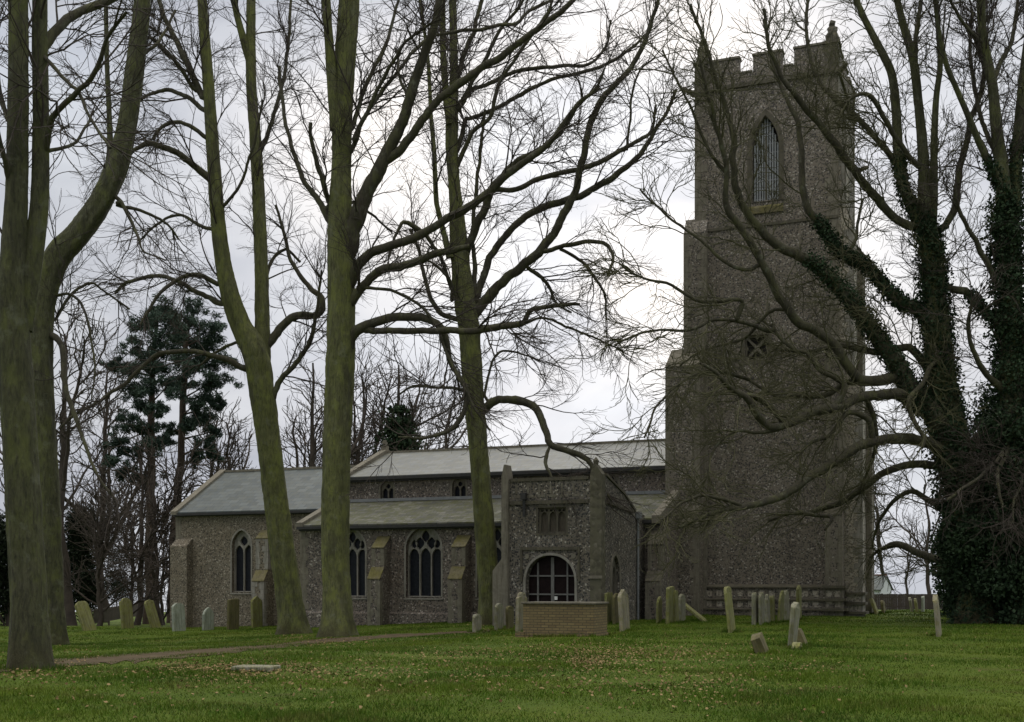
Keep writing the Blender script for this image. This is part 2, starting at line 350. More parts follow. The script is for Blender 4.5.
def arch(a0, a1, z0, zs, rise, n=8):
    """pointed opening: jambs from z0 to zs then two arcs of the given rise"""
    c = (a0 + a1) / 2; a = (a1 - a0) / 2; pts = [(a0, z0), (a1, z0)]
    r = (a * a + rise * rise) / (2 * a); phi = math.atan2(rise, r - a) if r > a else math.pi / 2
    if rise < a * 1.02:                                   # low drop arch
        right = [(c + a * math.cos(t) ** .9, zs + rise * math.sin(t)) for t in np.linspace(0, math.pi / 2, n + 1)]
    else:
        right = [(c + a - r + r * math.cos(t), zs + r * math.sin(t)) for t in np.linspace(0, phi, n + 1)]
    right = [(min(x, a1), z) for x, z in right]; right[-1] = (c, zs + rise)
    left = [(2 * c - x, z) for x, z in right[:-1]][::-1]
    return pts + right + left if right[0][1] > z0 else right + left
def vesica(c, zc, w, hgt, n=5):
    r = [(c + w / 2 * math.cos(t) ** 1.0 * (1 - .0 * t), zc + hgt / 2 * (2 * t / math.pi)) for t in np.linspace(-math.pi / 2, math.pi / 2, 2 * n + 1)]
    l = [(2 * c - x, z) for x, z in r[1:-1]][::-1]
    return r + l

# ---------------------------------------------------------------- ground, path
def build_ground():
    xs = np.concatenate([np.linspace(-1500, -70, 24), np.linspace(-60, 60, 241), np.linspace(70, 1500, 24)])
    ys = np.concatenate([np.linspace(-60, 8, 20), np.linspace(8.5, 80, 200), np.linspace(84, 1500, 60)])
    X, Y = np.meshgrid(xs, ys); Z = ground_z(X, Y)
    v = np.stack([X, Y, Z], -1).reshape(-1, 3); nx, ny = len(xs), len(ys)
    i = np.arange(nx - 1)[None, :] + nx * np.arange(ny - 1)[:, None]
    f = np.stack([i, i + 1, i + 1 + nx, i + nx], -1).reshape(-1, 4)
    tag(link('ground', npmesh('ground', v, f), M['turf'], smooth=True), kind='structure')
    # worn earth path
    cl = [(-120, 683), (20, 668), (70, 662), (140, 657), (230, 650), (300, 643), (380, 637), (440, 633.5), (490, 631)]
    wd = [9, 8, 8, 8, 6.5, 4.5, 3.2, 2.4, 2]
    pc = []; 
    for (a, b), w in zip(cl, wd):
        p = at(a, b - w / 2); q = at(a, b + w / 2); pc.append((p, q))
    nv = []; rr = np.random.default_rng(4)
    for i in range(len(pc) - 1):
        for t in np.linspace(0, 1, 14, i == len(pc) - 2):
            p = pc[i][0].lerp(pc[i + 1][0], t); q = pc[i][1].lerp(pc[i + 1][1], t)
            p = p + (p - q) * float(rr.normal() * .07); q = q + (q - p) * float(rr.normal() * .07)
            for s in np.linspace(0, 1, 5):
                m = p.lerp(q, s); nv.append((m.x, m.y, float(ground_z(m.x, m.y)) + .012))
    k = len(nv) // 5
    f = [(5 * i + j, 5 * i + j + 1, 5 * i + j + 6, 5 * i + j + 5) for i in range(k - 1) for j in range(4)]
    tag(link('path', npmesh('path', np.array(nv), np.array(f)), M['soil'], smooth=True), kind='structure')
    return pc
PATH = build_ground()

# ---------------------------------------------------------------- church
TH = math.atan(FPX / 2938.0)
CH = empty('church', (13.855, 51, 0), -TH)
tag(CH, 'flint parish church with tall battlemented west tower, two storey porch and slate roofs', 'church')
FA, FB = -1.6, 0
def sub(name, mb, mat, parent): return mb.build(name, mat, parent)
def quoins(mb, x0, y0, sx, sy, z0, z1, long=.42, short=.24, hgt=.3, proud=.012, seed=0):
    """corner stones at (x0,y0); sx,sy point into the wall along x and y"""
    rr = random.Random(seed); z = z0; k = 0
    while z < z1 - .05:
        hh = min(hgt * rr.uniform(.8, 1.25), z1 - z); a, b = (long, short) if k % 2 else (short, long)
        a *= rr.uniform(.85, 1.15); b *= rr.uniform(.85, 1.15)
        xs = sorted((x0 - sx * proud, x0 + sx * a)); ys = sorted((y0 - sy * proud, y0 + sy * b))
        mb.box(xs[0], xs[1], ys[0], ys[1], z + .006, z + hh - .006); z += hh; k += 1
def buttress(parent, a0, a1, base, dirn, stages, zb=-1.6, mat='flint_nave', quo=True, seed=0, wmat='stone_moss', qmat='stone', cap=True):
    """stages = [(projection, height where it steps back, height where the slope ends)] from the ground up"""
    T = {'n': lambda a, d, z: (a, base - d, z), 'w': lambda a, d, z: (base + d, a, z), 'e': lambda a, d, z: (base - d, a, z), 's': lambda a, d, z: (a, base + d, z)}[dirn]
    prof = [(-.05, zb), (stages[0][0], zb)]
    for i, (p, z0, z1) in enumerate(stages):
        nx = stages[i + 1][0] if i + 1 < len(stages) else 0.0
        prof += [(p, z0), (nx, z1)]
    prof[-1] = (-.05, prof[-1][1])
    mb = MB(lambda x, y, z: T(x, y, z)); mb.prism_x(prof, a0, a1)
    bo = mb.build('buttress', M[mat], parent)
    wb = MB(lambda x, y, z: T(x, y, z))
    for i, (p, z0, z1) in enumerate(stages):
        nx = stages[i + 1][0] if i + 1 < len(stages) else 0.0
        wb.prism_x([(p + .035, z0 - .02), (p + .035, z0 + .02), (nx + .004, z1 + .045), (nx + .004, z1 - .01)], a0 - .015, a1 + .015)
    if cap: wb.build('weathering', M[wmat], bo)
    if quo:
        qb = MB(lambda x, y, z: T(x, y, z)); zz = max(zb, -.9)
        for i, (p, z0, z1) in enumerate(stages):
            w = (a1 - a0); lo, sh = min(.36, w * .42), min(.2, w * .28)
            quoins(qb, a0, p, 1, -1, zz, z0 - .04, lo, sh, .28, .012, seed + i); quoins(qb, a1, p, -1, -1, zz, z0 - .04, lo, sh, .28, .012, seed + 9 + i)
            zz = z1 + .1
        qb.build('quoin', M[qmat], bo)
    return bo
def window3(parent, a0, a1, z0, zs, rise, y, nl=3, stone='stone_pale', depth=.22):
    """traceried window standing in the wall plane y (facing -y): tracery and dark glass"""
    w = a1 - a0; fr = .045; mul = .06
    fb = MB(); outer = arch(a0, a1, z0, zs, rise, 10)
    lw = (w - 2 * fr - (nl - 1) * mul) / nl; holes = []
    zl = zs + .02
    for i in range(nl):
        b0 = a0 + fr + i * (lw + mul); holes.append(arch(b0, b0 + lw, z0 + fr, zl - lw * .75, lw * .8, 4))
    c = (a0 + a1) / 2
    for i in range(nl - 1):                                   # teardrops over the mullions
        cx = a0 + fr + (i + 1) * (lw + mul) - mul / 2
        lim = rise * (1 - (abs(cx - c) / (w / 2)) ** 2)
        hh = lim * .66
        holes.append(vesica(cx, zl - .04 + hh * .5, lw * .88, hh))
    if nl == 3:
        holes.append(vesica(c, zl + rise * .58, lw * .78, rise * .6))
        for sgn in (-1, 1):
            cx = c + sgn * (lw + mul) * 1.0
            holes.append(vesica(cx, zl + rise * .2, lw * .6, rise * .46))
    fb.panel([outer] + holes, y + depth, y + depth + .12)
    o = fb.build('window', M[stone], parent)
    gb = MB(); gb.panel([arch(a0 + .02, a1 - .02, z0 + .02, zs, rise - .02, 10)], y + depth + .13, y + depth + .16); gb.build('pane', M['glass'], o)
    sb = MB()                                                 # hood and jamb stones round the opening, sill
    ring_o = arch(a0 - .085, a1 + .085, z0 - .0, zs, rise + .1, 10); ring_i = arch(a0 - .002, a1 + .002, z0 + .003, zs, rise + .002, 10)
    sb.panel([ring_o, ring_i], y - .022, y + .1)
    sb.build('surround', M[stone], o)
    sl = MB(); sl.prism_x([(y - .04, z0 - .12), (y - .04, z0 - .07), (y + depth, z0 + .02), (y + depth, z0 - .12)], a0 - .1, a1 + .1); sl.build('sill', M[stone], o)
    return o

def build_tower():
    t = empty('tower', (0, 0, 0)); t.parent = CH
    W = 6.18; ZT = 23.2
    bel = arch(-3.65, -2.48, 18.05, 20.3, 1.45, 8); qf = rect(-3.96, -2.96, 11.14, 12.23)
    mb = MB()
    mb.panel([rect(-W, 0, FA, ZT), bel, qf], 0, .8)
    mb.panel([rect(-W, 0, FA, ZT)], W - .8, W)
    mb.box(-.8, -.003, .8, W - .8, FA, ZT); mb.box(-W + .003, -W + .8, .8, W - .8, FA, ZT); mb.box(-W + .8, -.8, .8, W - .8, ZT - .3, ZT - .02)
    wall = mb.build('tower_wall', M['flint_tower'], t)
    q = MB()
    quoins(q, 0, 0, -1, 1, 4.8, ZT, .5, .3, .34, .014, 1); quoins(q, -W, 0, 1, 1, 11.4, ZT, .5, .3, .34, .014, 2); quoins(q, 0, W, -1, -1, 1, ZT, .5, .3, .34, .014, 3)
    q.build('quoin', M['stone'], t)
    # belfry opening
    lb = MB(); a0, a1 = -3.6, -2.53
    for i in range(10):
        x = a0 + .04 + i * (a1 - a0 - .08) / 9; zt = 20.3 + 1.4 * max(0, 1 - (abs(x + 3.065) / .56) ** 1.6)
        lb.box(x - .032, x + .032, .2, .25, 18.06, zt)
    for i in range(9):
        z = 18.2 + i * .4; hw = .56 if z < 20.3 else .56 * max(.05, 1 - ((z - 20.3) / 1.45) ** 1.4)
        lb.prism_x([(.26, z), (.3, z + .03), (.3, z + .01), (.26, z - .02)], -3.065 - hw, -3.065 + hw)
    bw = lb.build('belfry_window', M['louvre'], t)
    fb = MB(); fb.panel([arch(-3.86, -2.27, 18.0, 20.3, 1.72, 9), arch(-3.652, -2.478, 18.003, 20.3, 1.452, 9)], -.03, .12)
    fb.box(-3.095, -3.035, .12, .2, 18.06, 20.9); fb.build('surround', M['stone_dark'], bw)
    sb = MB(); sb.prism_x([(-.07, 17.5), (-.07, 17.75), (.15, 18.045), (.15, 17.5)], -3.8, -2.3); sb.build('sill', M['stone_moss'], bw)
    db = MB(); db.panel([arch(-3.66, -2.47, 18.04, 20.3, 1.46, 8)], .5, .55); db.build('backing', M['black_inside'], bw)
    # quatrefoil sound hole: cusped cross pattern in a square frame
    qb = MB(); cx, cz = -3.46, 11.685
    holes = []
    for k in range(4):                                  # saltire of thin bars with cusped eyes between
        ca_, sa_ = math.cos(k * math.pi / 2), math.sin(k * math.pi / 2)
        tri_ = [(-.36, .46), (-.3, .36), (-.12, .2), (0, .09), (.12, .2), (.3, .36), (.36, .46), (.12, .44), (0, .38), (-.12, .44)]
        holes.append([(cx + (x * ca_ - z * sa_) * .98, cz + (x * sa_ + z * ca_) * 1.06) for x, z in tri_][::-1])
    qb.panel([rect(-3.955, -2.965, 11.145, 12.225)] + holes, .14, .24)
    qw = qb.build('sound_hole', M['stone'], t)
    fb = MB(); fb.panel([rect(-4.13, -2.79, 10.98, 12.4), rect(-3.962, -2.958, 11.138, 12.232)], -.025, .13); fb.build('surround', M['stone_dark'], qw)
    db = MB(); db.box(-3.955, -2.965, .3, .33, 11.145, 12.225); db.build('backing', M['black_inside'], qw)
    # string course, parapet
    sb = MB(); z0, z1 = 23.12, 23.3
    sb.box(-W - .1, .1, -.1, .006, z0, z1); sb.box(-W - .1, .1, W - .006, W + .1, z0, z1); sb.box(-.006, .1, .006, W - .006, z0, z1); sb.box(-W - .1, -W + .006, .006, W - .006, z0, z1)
    sb.build('string_course', M['stone_dark'], t)
    sb = MB(); sb.box(-W - .03, .03, -.05, .004, 16.95, 17.07); sb.build('string_course', M['stone_dark'], t)
    pb = MB(); C0, C1 = 23.75, 24.43
    def cren(a, lo):                # a: list of merlon spans
        pts = [(lo[0], 23.2)]; pts += [(lo[1], 23.2)]
        for m0, m1 in a[::-1]: pts += [(m1, C0 if m1 != lo[1] else C1), (m1, C1), (m0, C1), (m0, C0)]
        out = []
        for p in pts:
            if not out or out[-1] != p: out.append(p)
        return out
    ms = [(-5.42, -4.22), (-3.61, -2.35), (-1.84, -.58)]
    def side(T):
        b = MB(T); pts = [(-5.75, 23.2), (-.42, 23.2), (-.42, C1)]
        for m0, m1 in ms[::-1]:
            if m1 != -.58: pts += [(m1, C0), (m1, C1)]
            pts += [(m0, C1), (m0, C0)]
        pts[-1] = (-5.42, C1); pts[-1:] = [(-5.75, C1)]
        b.panel([pts], .02, .38); return b
    for T in (lambda x, y, z: (x, y, z), lambda x, y, z: (x, W - y, z), lambda x, y, z: (-y, -x, z), lambda x, y, z: (-W + y, -x, z)):
        b = side(T); pb.v, pb.f = pb.v, pb.f; n = len(pb.v); pb.v += b.v; pb.f += [tuple(i + n for i in f) for f in b.f]
    par = pb.build('parapet', M['flint_tower'], t)
    cb = MB()
    for T in (lambda x, y, z: (x, y, z), lambda x, y, z: (x, W - y, z), lambda x, y, z: (-y, -x, z), lambda x, y, z: (-W + y, -x, z)):
        b = MB(T)
        for m0, m1 in ms: b.box(m0 - .04, min(m1 + .04, -.43), -.03, .43, C1, C1 + .09)
        for g0, g1 in ((-4.22, -3.61), (-2.35, -1.84)): b.box(g0 + .045, g1 - .045, -.02, .42, C0, C0 + .07)
        n = len(cb.v); cb.v += b.v; cb.f += [tuple(i + n for i in f) for f in b.f]
    cb.build('coping', M['stone'], par)
    # corner pinnacles: square pier carrying an eroded seated figure
    for k, (x, y, hh) in enumerate(((-.28, .28, 25.5), (-W + .28, .28, 25.6), (-.28, W - .28, 25.3), (-W + .28, W - .28, 25.3))):
        b = MB(); b.box(x - .3, x + .3, y - .3, y + .3, 23.15, 24.4); b.box(x - .36, x + .36, y - .36, y + .36, 24.4, 24.52)
        pn = b.build('pinnacle', M['stone_dark'], t)
        rr = random.Random(k + 3); rings = [(.27, 24.52), (.28, 24.7), (.24, 24.86), (.2, 24.95), (.22, 25.05), (.2, 25.16), (.12, 25.22), (.14, 25.3), (.13, 25.4), (.05, 25.48)]
        vs, fs = [], []; n = 10; sc = (hh - 24.52) / .96
        for j, (r, z) in enumerate(rings):
            ox, oy = rr.uniform(-.04, .04), rr.uniform(-.04, .04) - (.05 if j in (3, 4) else 0)
            for a in range(n):
                q_ = r * rr.uniform(.82, 1.15); vs.append((x + ox + q_ * math.cos(a * 2 * math.pi / n), y + oy + q_ * math.sin(a * 2 * math.pi / n), 24.52 + (z - 24.52) * sc))
        for j in range(len(rings) - 1): fs += [(j * n + a, j * n + (a + 1) % n, (j + 1) * n + (a + 1) % n, (j + 1) * n + a) for a in range(n)]
        fs.append(tuple(range((len(rings) - 1) * n, len(rings) * n)))
        b = MB(); b.add(vs, fs); b.build('carved_figure', M['stone_dark'], pn)
    for (p0, p1) in (((-W, -.05, 23.1), (-W - .35, -.35, 23.25)), ((.0, -.05, 23.1), (.32, -.34, 23.22)), ((.05, W - 1.5, 20.3), (.6, W - 1.5, 20.45)), ((0.05, 2.2, 21.9), (.5, 2.2, 22))):
        b = MB(); b.cyl(p0, p1, .16, .09, 7); b.cyl(p1, tuple(Vector(p1) + (Vector(p1) - Vector(p0)) * .35), .12, .07, 7); b.build('gargoyle', M['stone_dark'], t)
    # angle buttresses
    st2 = [(1.05, 10.9, 11.45), (.45, 16.9, 17.7)]
    buttress(t, -.02, 1.35, -W, 'e', st2, mat='flint_tower', seed=1, cap=False, quo=False)
    buttress(t, -6.6, -5.6, 0, 'n', [(.35, 16.9, 17.6)], mat='flint_tower', seed=7, cap=False)
    buttress(t, .22, 1.3, 0, 'w', [(.98, 9.6, 10.3), (.62, 16.6, 17.4), (.3, 21.6, 22.2)], mat='flint_pale_and_lit', seed=2, wmat='stone', qmat='stone_pale')  # paler flint puts the west side's light into the colour
    buttress(t, W - 1.3, W - .2, 0, 'w', [(.9, 9.6, 10.3), (.5, 16.6, 17.4)], mat='flint_tower', seed=3, wmat='stone')
    buttress(t, -7.22, -5.72, 0, 'n', [(1.32, 4.0, 4.75), (1.14, 10.9, 11.8)], mat='flint_tower', seed=4, wmat='stone')
    buttress(t, -.45, .25, .0, 'n', [(.62, 4.3, 4.9), (.22, 11, 11.4)], mat='flint_tower', seed=5, wmat='stone_dark')
    # moulded plinth with chequered flushwork panels
    pl = MB(); X0, X1 = -5.71, -.46
    pl.box(X0, X1, -.34, -.005, FA, .24); pl.box(X0, X1, -.27, -.005, .24, 1.2)
    po = pl.build('plinth', M['flint_tower'], t)
    ml = MB()
    for z, d in ((.24, .42), (.66, .37), (1.2, .35)):
        ml.prism_x([(-.006, z), (-d, z), (-d, z + .06), (-.006, z + .17)], X0, X1)
    for z, d in ((.24, .2), (.66, .15), (1.2, .13)):
        ml.box(-.58, .33, -.62 - d, -.62, z, z + .12); ml.box(.25, .25 + d, -.6, .2, z, z + .12)
    for z, d in ((.1, .16), (.5, .12), (.92, .1)): ml.box(.27, 1.0 + d, .2 - d, .21, z, z + .11); ml.box(.98, .98 + d, .21, 1.3, z, z + .11)
    ml.build('moulding', M['stone_dark'], po)
    fl = MB(); x = X0 + .1
    while x < X1 - .3:
        for z in (.38, .84): fl.box(x, x + .24, -.285, -.26, z, z + .25)
        x += .46
    for x in (-.4, -.05): fl.box(x, x + .22, -.636, -.61, .4, .64); fl.box(x, x + .22, -.636, -.61, .84, 1.1)
    for x in (.34, .68): fl.box(x, x + .24, .2, .23, .22, .46); fl.box(x, x + .24, .2, .23, .63, .86)
    fl.build('flushwork_panel', M['flint_pale_and_lit'], po)
    # patch of repair stones, putlog stones
    rp = MB(); rr = random.Random(5)
    for _ in range(26):
        x = rr.uniform(-5.2, -2.2); z = rr.uniform(7.4, 10.6); rp.box(x, x + rr.uniform(.1, .3), -.012, .05, z, z + rr.uniform(.05, .09))
    rp.build('repair_stone', M['stone_pale'], wall)

def build_nave():
    n = empty('nave', (0, 0, 0)); n.parent = CH
    Y0, Y1 = -.75, 6.95; XW, XE = -6.2, -23.5
    cl = [(-21.6, -20.85), (-17.75, -17.0), (-13.95, -13.2), (-10.2, -9.5)]
    mb = MB(); holes = [arch(a, b, 5.4, 6.0, .42, 5) for a, b in cl]
    mb.panel([rect(XE, XW, FA, 6.52)] + holes, Y0, Y0 + .55); mb.box(XE, XW, Y1 - .55, Y1, FA, 6.5)
    mb.prism_x([(Y0 + .55, FA), (Y1 - .55, FA), (Y1 - .55, 6.5), (3.1, 8.0), (Y0 + .55, 6.5)], XE, XE + .5)
    mb.prism_x([(Y0 + .55, FA), (Y1 - .55, FA), (Y1 - .55, 6.5), (3.1, 8.0), (Y0 + .55, 6.5)], XW - .85, XW - .35)
    mb.build('nave_wall', M['flint_nave'], n)
    for a, b in cl: window3(n, a + .02, b - .02, 5.42, 6.0, .4, Y0, 2, 'stone', .14)
    rb = MB(); rb.prism_x([(Y0 - .28, 6.50), (Y0 - .28, 6.6), (3.1, 8.2), (Y1 + .28, 6.6), (Y1 + .28, 6.5), (3.1, 8.05)], XE + .28, XW - .3)
    ro = rb.build('nave_roof', M['nave_slate'], n)
    b = MB(); b.box(XE + .25, XW - .02, 2.98, 3.22, 8.16, 8.26); b.build('ridge_tiles', M['stone'], ro)
    b = MB(); b.box(XE, XW - .9, Y0 - .36, Y0 - .285, 6.42, 6.56); b.box(XE, XW - .9, Y0 - .2, Y0 - .004, 6.34, 6.49); b.build('gutter', M['iron'], ro)
    b = MB(); b.prism_x([(Y0 - .35, 6.45), (Y0 - .35, 6.72), (3.1, 8.4), (Y1 + .35, 6.72), (Y1 + .35, 6.45), (3.1, 8.1)], XE - .06, XE + .275)
    b.box(XE - .05, XE + .25, 2.95, 3.25, 8.35, 8.55); b.box(XE + .02, XE + .16, 3.03, 3.17, 8.55, 8.85); b.box(XE + .03, XE + .15, 2.9, 3.3, 8.66, 8.76); b.build('gable_coping', M['stone'], ro)

def build_chancel():
    n = empty('chancel', (0, 0, 0)); n.parent = CH
    Y0, Y1 = -.85, 7.05; XW, XE = -23.57, -33.66
    win = arch(-30.15, -28.99, .94, 3.3, .8, 8)
    mb = MB(); mb.panel([rect(XE, XW, -2, 5.0), win], Y0, Y0 + .6); mb.box(XE, XW, Y1 - .6, Y1, -2, 5.0)
    mb.prism_x([(Y0 + .6, -2), (Y1 - .6, -2), (Y1 - .6, 5.0), (3.1, 7.35), (Y0 + .6, 5.0)], XE, XE + .6)
    w = mb.build('chancel_wall', M['flint_chancel'], n)
    q = MB(); quoins(q, XE, Y0, 1, 1, 2.6, 4.95, .45, .28, .3, .012, 8); q.build('quoin', M['stone'], w)
    window3(n, -30.15, -28.99, .94, 3.3, .8, Y0, 2, 'stone_pale')
    rb = MB(); rb.prism_x([(Y0 - .25, 4.98), (Y0 - .25, 5.08), (3.1, 7.55), (Y1 + .25, 5.08), (Y1 + .25, 4.98), (3.1, 7.4)], XE + .3, XW + .05)
    ro = rb.build('chancel_roof', M['slate'], n)
    b = MB(); b.box(XE + .3, XW + .05, 2.98, 3.22, 7.5, 7.62); b.build('ridge_tiles', M['stone'], ro)
    b = MB(); b.box(XE, XW, Y0 - .34, Y0 - .255, 4.9, 5.02); b.box(XE, XW, Y0 - .14, Y0 - .004, 4.86, 4.97); b.build('gutter', M['iron'], ro)
    b = MB(); b.prism_x([(Y0 - .35, 4.95), (Y0 - .35, 5.13), (3.1, 7.68), (Y1 + .35, 5.13), (Y1 + .35, 4.9), (3.1, 7.4)], XE - .08, XE + .295); b.build('gable_coping', M['stone'], ro)
    buttress(n, -28.35, -27.65, Y0, 'n', [(.85, 1.5, 2.0), (.5, 3.65, 4.05)], zb=-2, mat='flint_chancel', seed=20, qmat='stone_pale')
    buttress(n, -33.64, -32.6, Y0, 'n', [(.5, 3.3, 3.75)], zb=-2, mat='flint_chancel', seed=23, cap=False, quo=False)
    buttress(n, Y0 + .1, Y0 + 1.0, XE, 'e', [(.3, 1.2, 1.6)], zb=-2, mat='flint_chancel', seed=24, cap=False, quo=False)
    b = MB(); b.cyl((-24.25, Y0 - .12, 4.9), (-24.25, Y0 - .12, -1.2), .05); b.box(-24.38, -24.12, Y0 - .25, Y0 - .01, 4.65, 4.9); b.build('downpipe', M['lead'], n)

def build_aisle():
    n = empty('aisle', (0, 0, 0)); n.parent = CH
    Y0 = -4.2; XE, XW = -23.95, -6.62
    wins = [(-22.1, -20.5), (-18.41, -16.66), (-14.9, -13.2)]
    mb = MB(); holes = [arch(a, b, .79, 2.95, .95, 9) for a, b in wins]
    mb.panel([rect(XE, XW, -1.9, 3.98)] + holes, Y0, Y0 + .6)
    pr = [(Y0 + .6, -1.9), (-.76, -1.9), (-.76, 5.2), (Y0 + .6, 4.0)]
    mb.prism_x(pr, XE, XE + .55); mb.prism_x(pr, XW - .55, XW)
    w = mb.build('aisle_wall', M['flint_nave'], n)
    for a, b in wins: window3(n, a, b, .79, 2.95, .95, Y0)
    q = MB(); quoins(q, XE, Y0, 1, 1, -.8, 3.9, .45, .28, .3, .012, 8); q.build('quoin', M['stone'], w)
    rb = MB(); rb.prism_x([(Y0 - .25, 3.99), (Y0 - .25, 4.1), (-.757, 5.42), (-.757, 5.3)], XE + .3, XW - .3)
    ro = rb.build('aisle_roof', M['moss_roof'], n)
    b = MB(); b.box(XE + .3, XW - .3, -1.0, -.756, 5.36, 5.5); b.build('lead_flashing', M['lead'], ro)
    b = MB(); b.box(XE, XW - .3, Y0 - .35, Y0 - .255, 3.9, 4.03); b.box(XE, XW, Y0 - .16, Y0 - .004, 3.83, 3.97); b.build('gutter', M['iron'], ro)
    for x0, x1 in ((XE - .06, XE + .295), (XW - .295, XW + .06)):
        b = MB(); b.prism_x([(Y0 - .3, 3.9), (Y0 - .3, 4.22), (-.757, 5.62), (-.757, 5.25)], x0, x1); b.build('gable_coping', M['stone'], ro)
    for i, (a, b_) in enumerate(((-19.82, -19.2), (-15.84, -15.2))):
        buttress(n, a, b_, Y0, 'n', [(1.0, 1.6, 2.1), (.62, 3.0, 3.5)], zb=-1.9, seed=30 + i)
    buttress(n, -6.98, -6.35, Y0, 'n', [(1.0, 1.5, 1.9), (.6, 3.0, 3.6)], seed=36, wmat='stone_dark')
    pb = MB(); pb.prism_x([(Y0 - .2, -1.9), (Y0 - .12, .02), (Y0 - .003, .12), (Y0 - .003, -1.9)], XE, -11.3); pb.build('plinth', M['flint_nave'], w)

def build_porch():
    n = empty('porch', (0, 0, 0)); n.parent = CH
    Y0 = -10.0; XE, XW = -11.2, -7.3; Y1 = -4.205
    door = arch(-10.31, -8.34, -1, 1.5, .98, 12); door[0] = (-10.31, -1.2); door[1] = (-8.34, -1.2)
    uw = rect(-9.82, -8.69, 3.3, 4.28)
    mb = MB(); mb.panel([rect(XE, XW, -1.6, 5.3), door, uw], Y0, Y0 + .5)
    for x0, sg in ((XW, 1), (XE, -1)):
        b = MB((lambda a, d, z, x0=x0, sg=sg: (x0 - sg * d, a, z)))
        loops = [[(Y0 + .5, -1.6), (Y1, -1.6), (Y1, 4.25), (-5.6, 4.3), (-7.1, 4.9), (Y0 + .5, 5.45)]]
        if sg == 1: loops.append(arch(-8.85, -7.75, .75, 1.75, .75, 6))
        b.panel(loops, 0, .5); k = len(mb.v); mb.v += b.v; mb.f += [tuple(i + k for i in f) for f in b.f]
    w = mb.build('porch_wall', M['flint_porch'], n)
    rb = MB(); rb.prism_y([(XE + .5, 4.4), (XW - .5, 4.4), (XW - .5, 4.5), ((XE + XW) / 2, 4.75), (XE + .5, 4.5)], Y0 + .5, Y1); rb.build('porch_roof', M['lead'], n)
    # parapet coping, string course, flushwork
    b = MB(); b.box(XE + .24, XW - .5, Y0 - .05, Y0 + .55, 5.3, 5.42); b.prism_x([(Y0 + .55, 5.46), (Y0 + .55, 5.56), (-7.1, 5.0), (-7.1, 4.9)], XW - .55, XW + .05)
    b.prism_x([(-7.1, 4.9), (-7.1, 5.0), (-5.6, 4.4), (-5.6, 4.3)], XW - .55, XW + .05); b.build('coping', M['stone_dark'], w)
    b = MB(); b.box(XE + .24, XW - .49, Y0 - .09, Y0 + .004, 4.42, 4.56); b.prism_x([(-9.4, 4.42), (-9.4, 4.54), (-6.0, 4.36), (-6.0, 4.24)], XW - .004, XW + .08); b.build('string_course', M['stone_dark'], w)
    b = MB(); rr = random.Random(8)
    for x in np.arange(-10.75, -8.0, .46):
        b.box(x, x + .3, Y0 - .016, Y0 + .05, 4.68, 4.78); b.box(x + .02, x + .1, Y0 - .016, Y0 + .05, 4.82, 5.2)
    b.build('flushwork_panel', M['stone'], w)
    # corner piers with small finials
    b = MB(); b.box(-7.72, XW + .02, Y0 - .06, Y0 + .42, -1.6, 5.5); b.prism_y([(-7.72, 5.5), (XW + .02, 5.5), (-7.5, 5.85), (-7.6, 5.85)], Y0 - .05, Y0 + .41)
    p = b.build('corner_pier', M['stone_pier'], n)
    b = MB(); b.cyl((-7.55, Y0 + .12, 5.83), (-7.55, Y0 + .12, 6.0), .09, .13, 6); b.cyl((-7.55, Y0 + .12, 6.0), (-7.55, Y0 + .12, 6.12), .12, .03, 6); b.build('finial', M['stone_dark'], p)
    b = MB(); b.box(-7.74, XW + .05, Y0 - .12, Y0 - .064, 1.6, 1.72); b.box(-7.78, XW + .08, Y0 - .15, Y0 - .064, -1, .35); b.build('moulding', M['stone'], p)
    b = MB(); b.box(XE - .04, XE + .22, Y0 - .2, Y0 + .35, 2.3, 5.5); b.prism_y([(XE - .04, 5.5), (XE + .22, 5.5), (XE + .14, 5.95), (XE + .06, 5.95)], Y0 - .19, Y0 + .34)
    b.prism_y([(XE - .4, 1.9), (XE - .04, 2.35), (XE + .22, 2.35), (XE + .22, -1.6), (XE - .4, -1.6)], Y0 - .21, Y0 + .4); b.build('corner_pier', M['stone'], n)
    # doorway
    fb = MB(); fb.panel([arch(-10.4, -8.25, -1, 1.5, 1.07, 12), arch(-10.312, -8.338, -.997, 1.5, .982, 12)], Y0 - .05, Y0 + .2)
    dw = fb.build('doorway', M['stone_pale'], n)
    b = MB(); b.box(-10.52, -8.13, Y0 - .07, Y0 + .003, 2.68, 2.8); b.box(-10.52, -10.44, Y0 - .07, Y0 + .003, 1.5, 2.68); b.box(-8.21, -8.13, Y0 - .07, Y0 + .003, 1.5, 2.68); b.build('hood_mould', M['stone_dark'], dw)
    b = MB()
    for x in (-10.26, -8.39): b.cyl((x, Y0 - .03, 2.45), (x, Y0 + .01, 2.45), .1, .1, 12)
    b.build('boss', M['stone'], dw)
    gb = MB(); gy = Y0 + .25
    def top(x): return 1.5 + .93 * math.sqrt(max(0, 1 - (abs(x + 9.325) / .98) ** 2))
    for x in (-9.92, -9.355, -9.295, -8.73): gb.box(x - .03, x + .03, gy, gy + .06, -.6, top(x) - .02)
    for z in (1.68, .98, -.1): hw = .97 * math.sqrt(max(0, 1 - (max(0, z - 1.5) / .98) ** 2)); gb.box(-9.325 - hw, -9.325 + hw, gy - .006, gy + .064, z, z + .055)
    gt = gb.build('gate', M['gate_wood'], dw)
    b = MB(); b.panel([arch(-10.3, -8.35, -1, 1.5, .96, 10)], gy + .07, gy + .085); b.build('pane', M['gate_glass'], gt)
    b = MB(); b.box(-9.24, -9.12, gy - .02, gy - .008, .8, .93); b.build('notice', M['paper'], gt)
    # three light upper window
    fb = MB(); hs = []
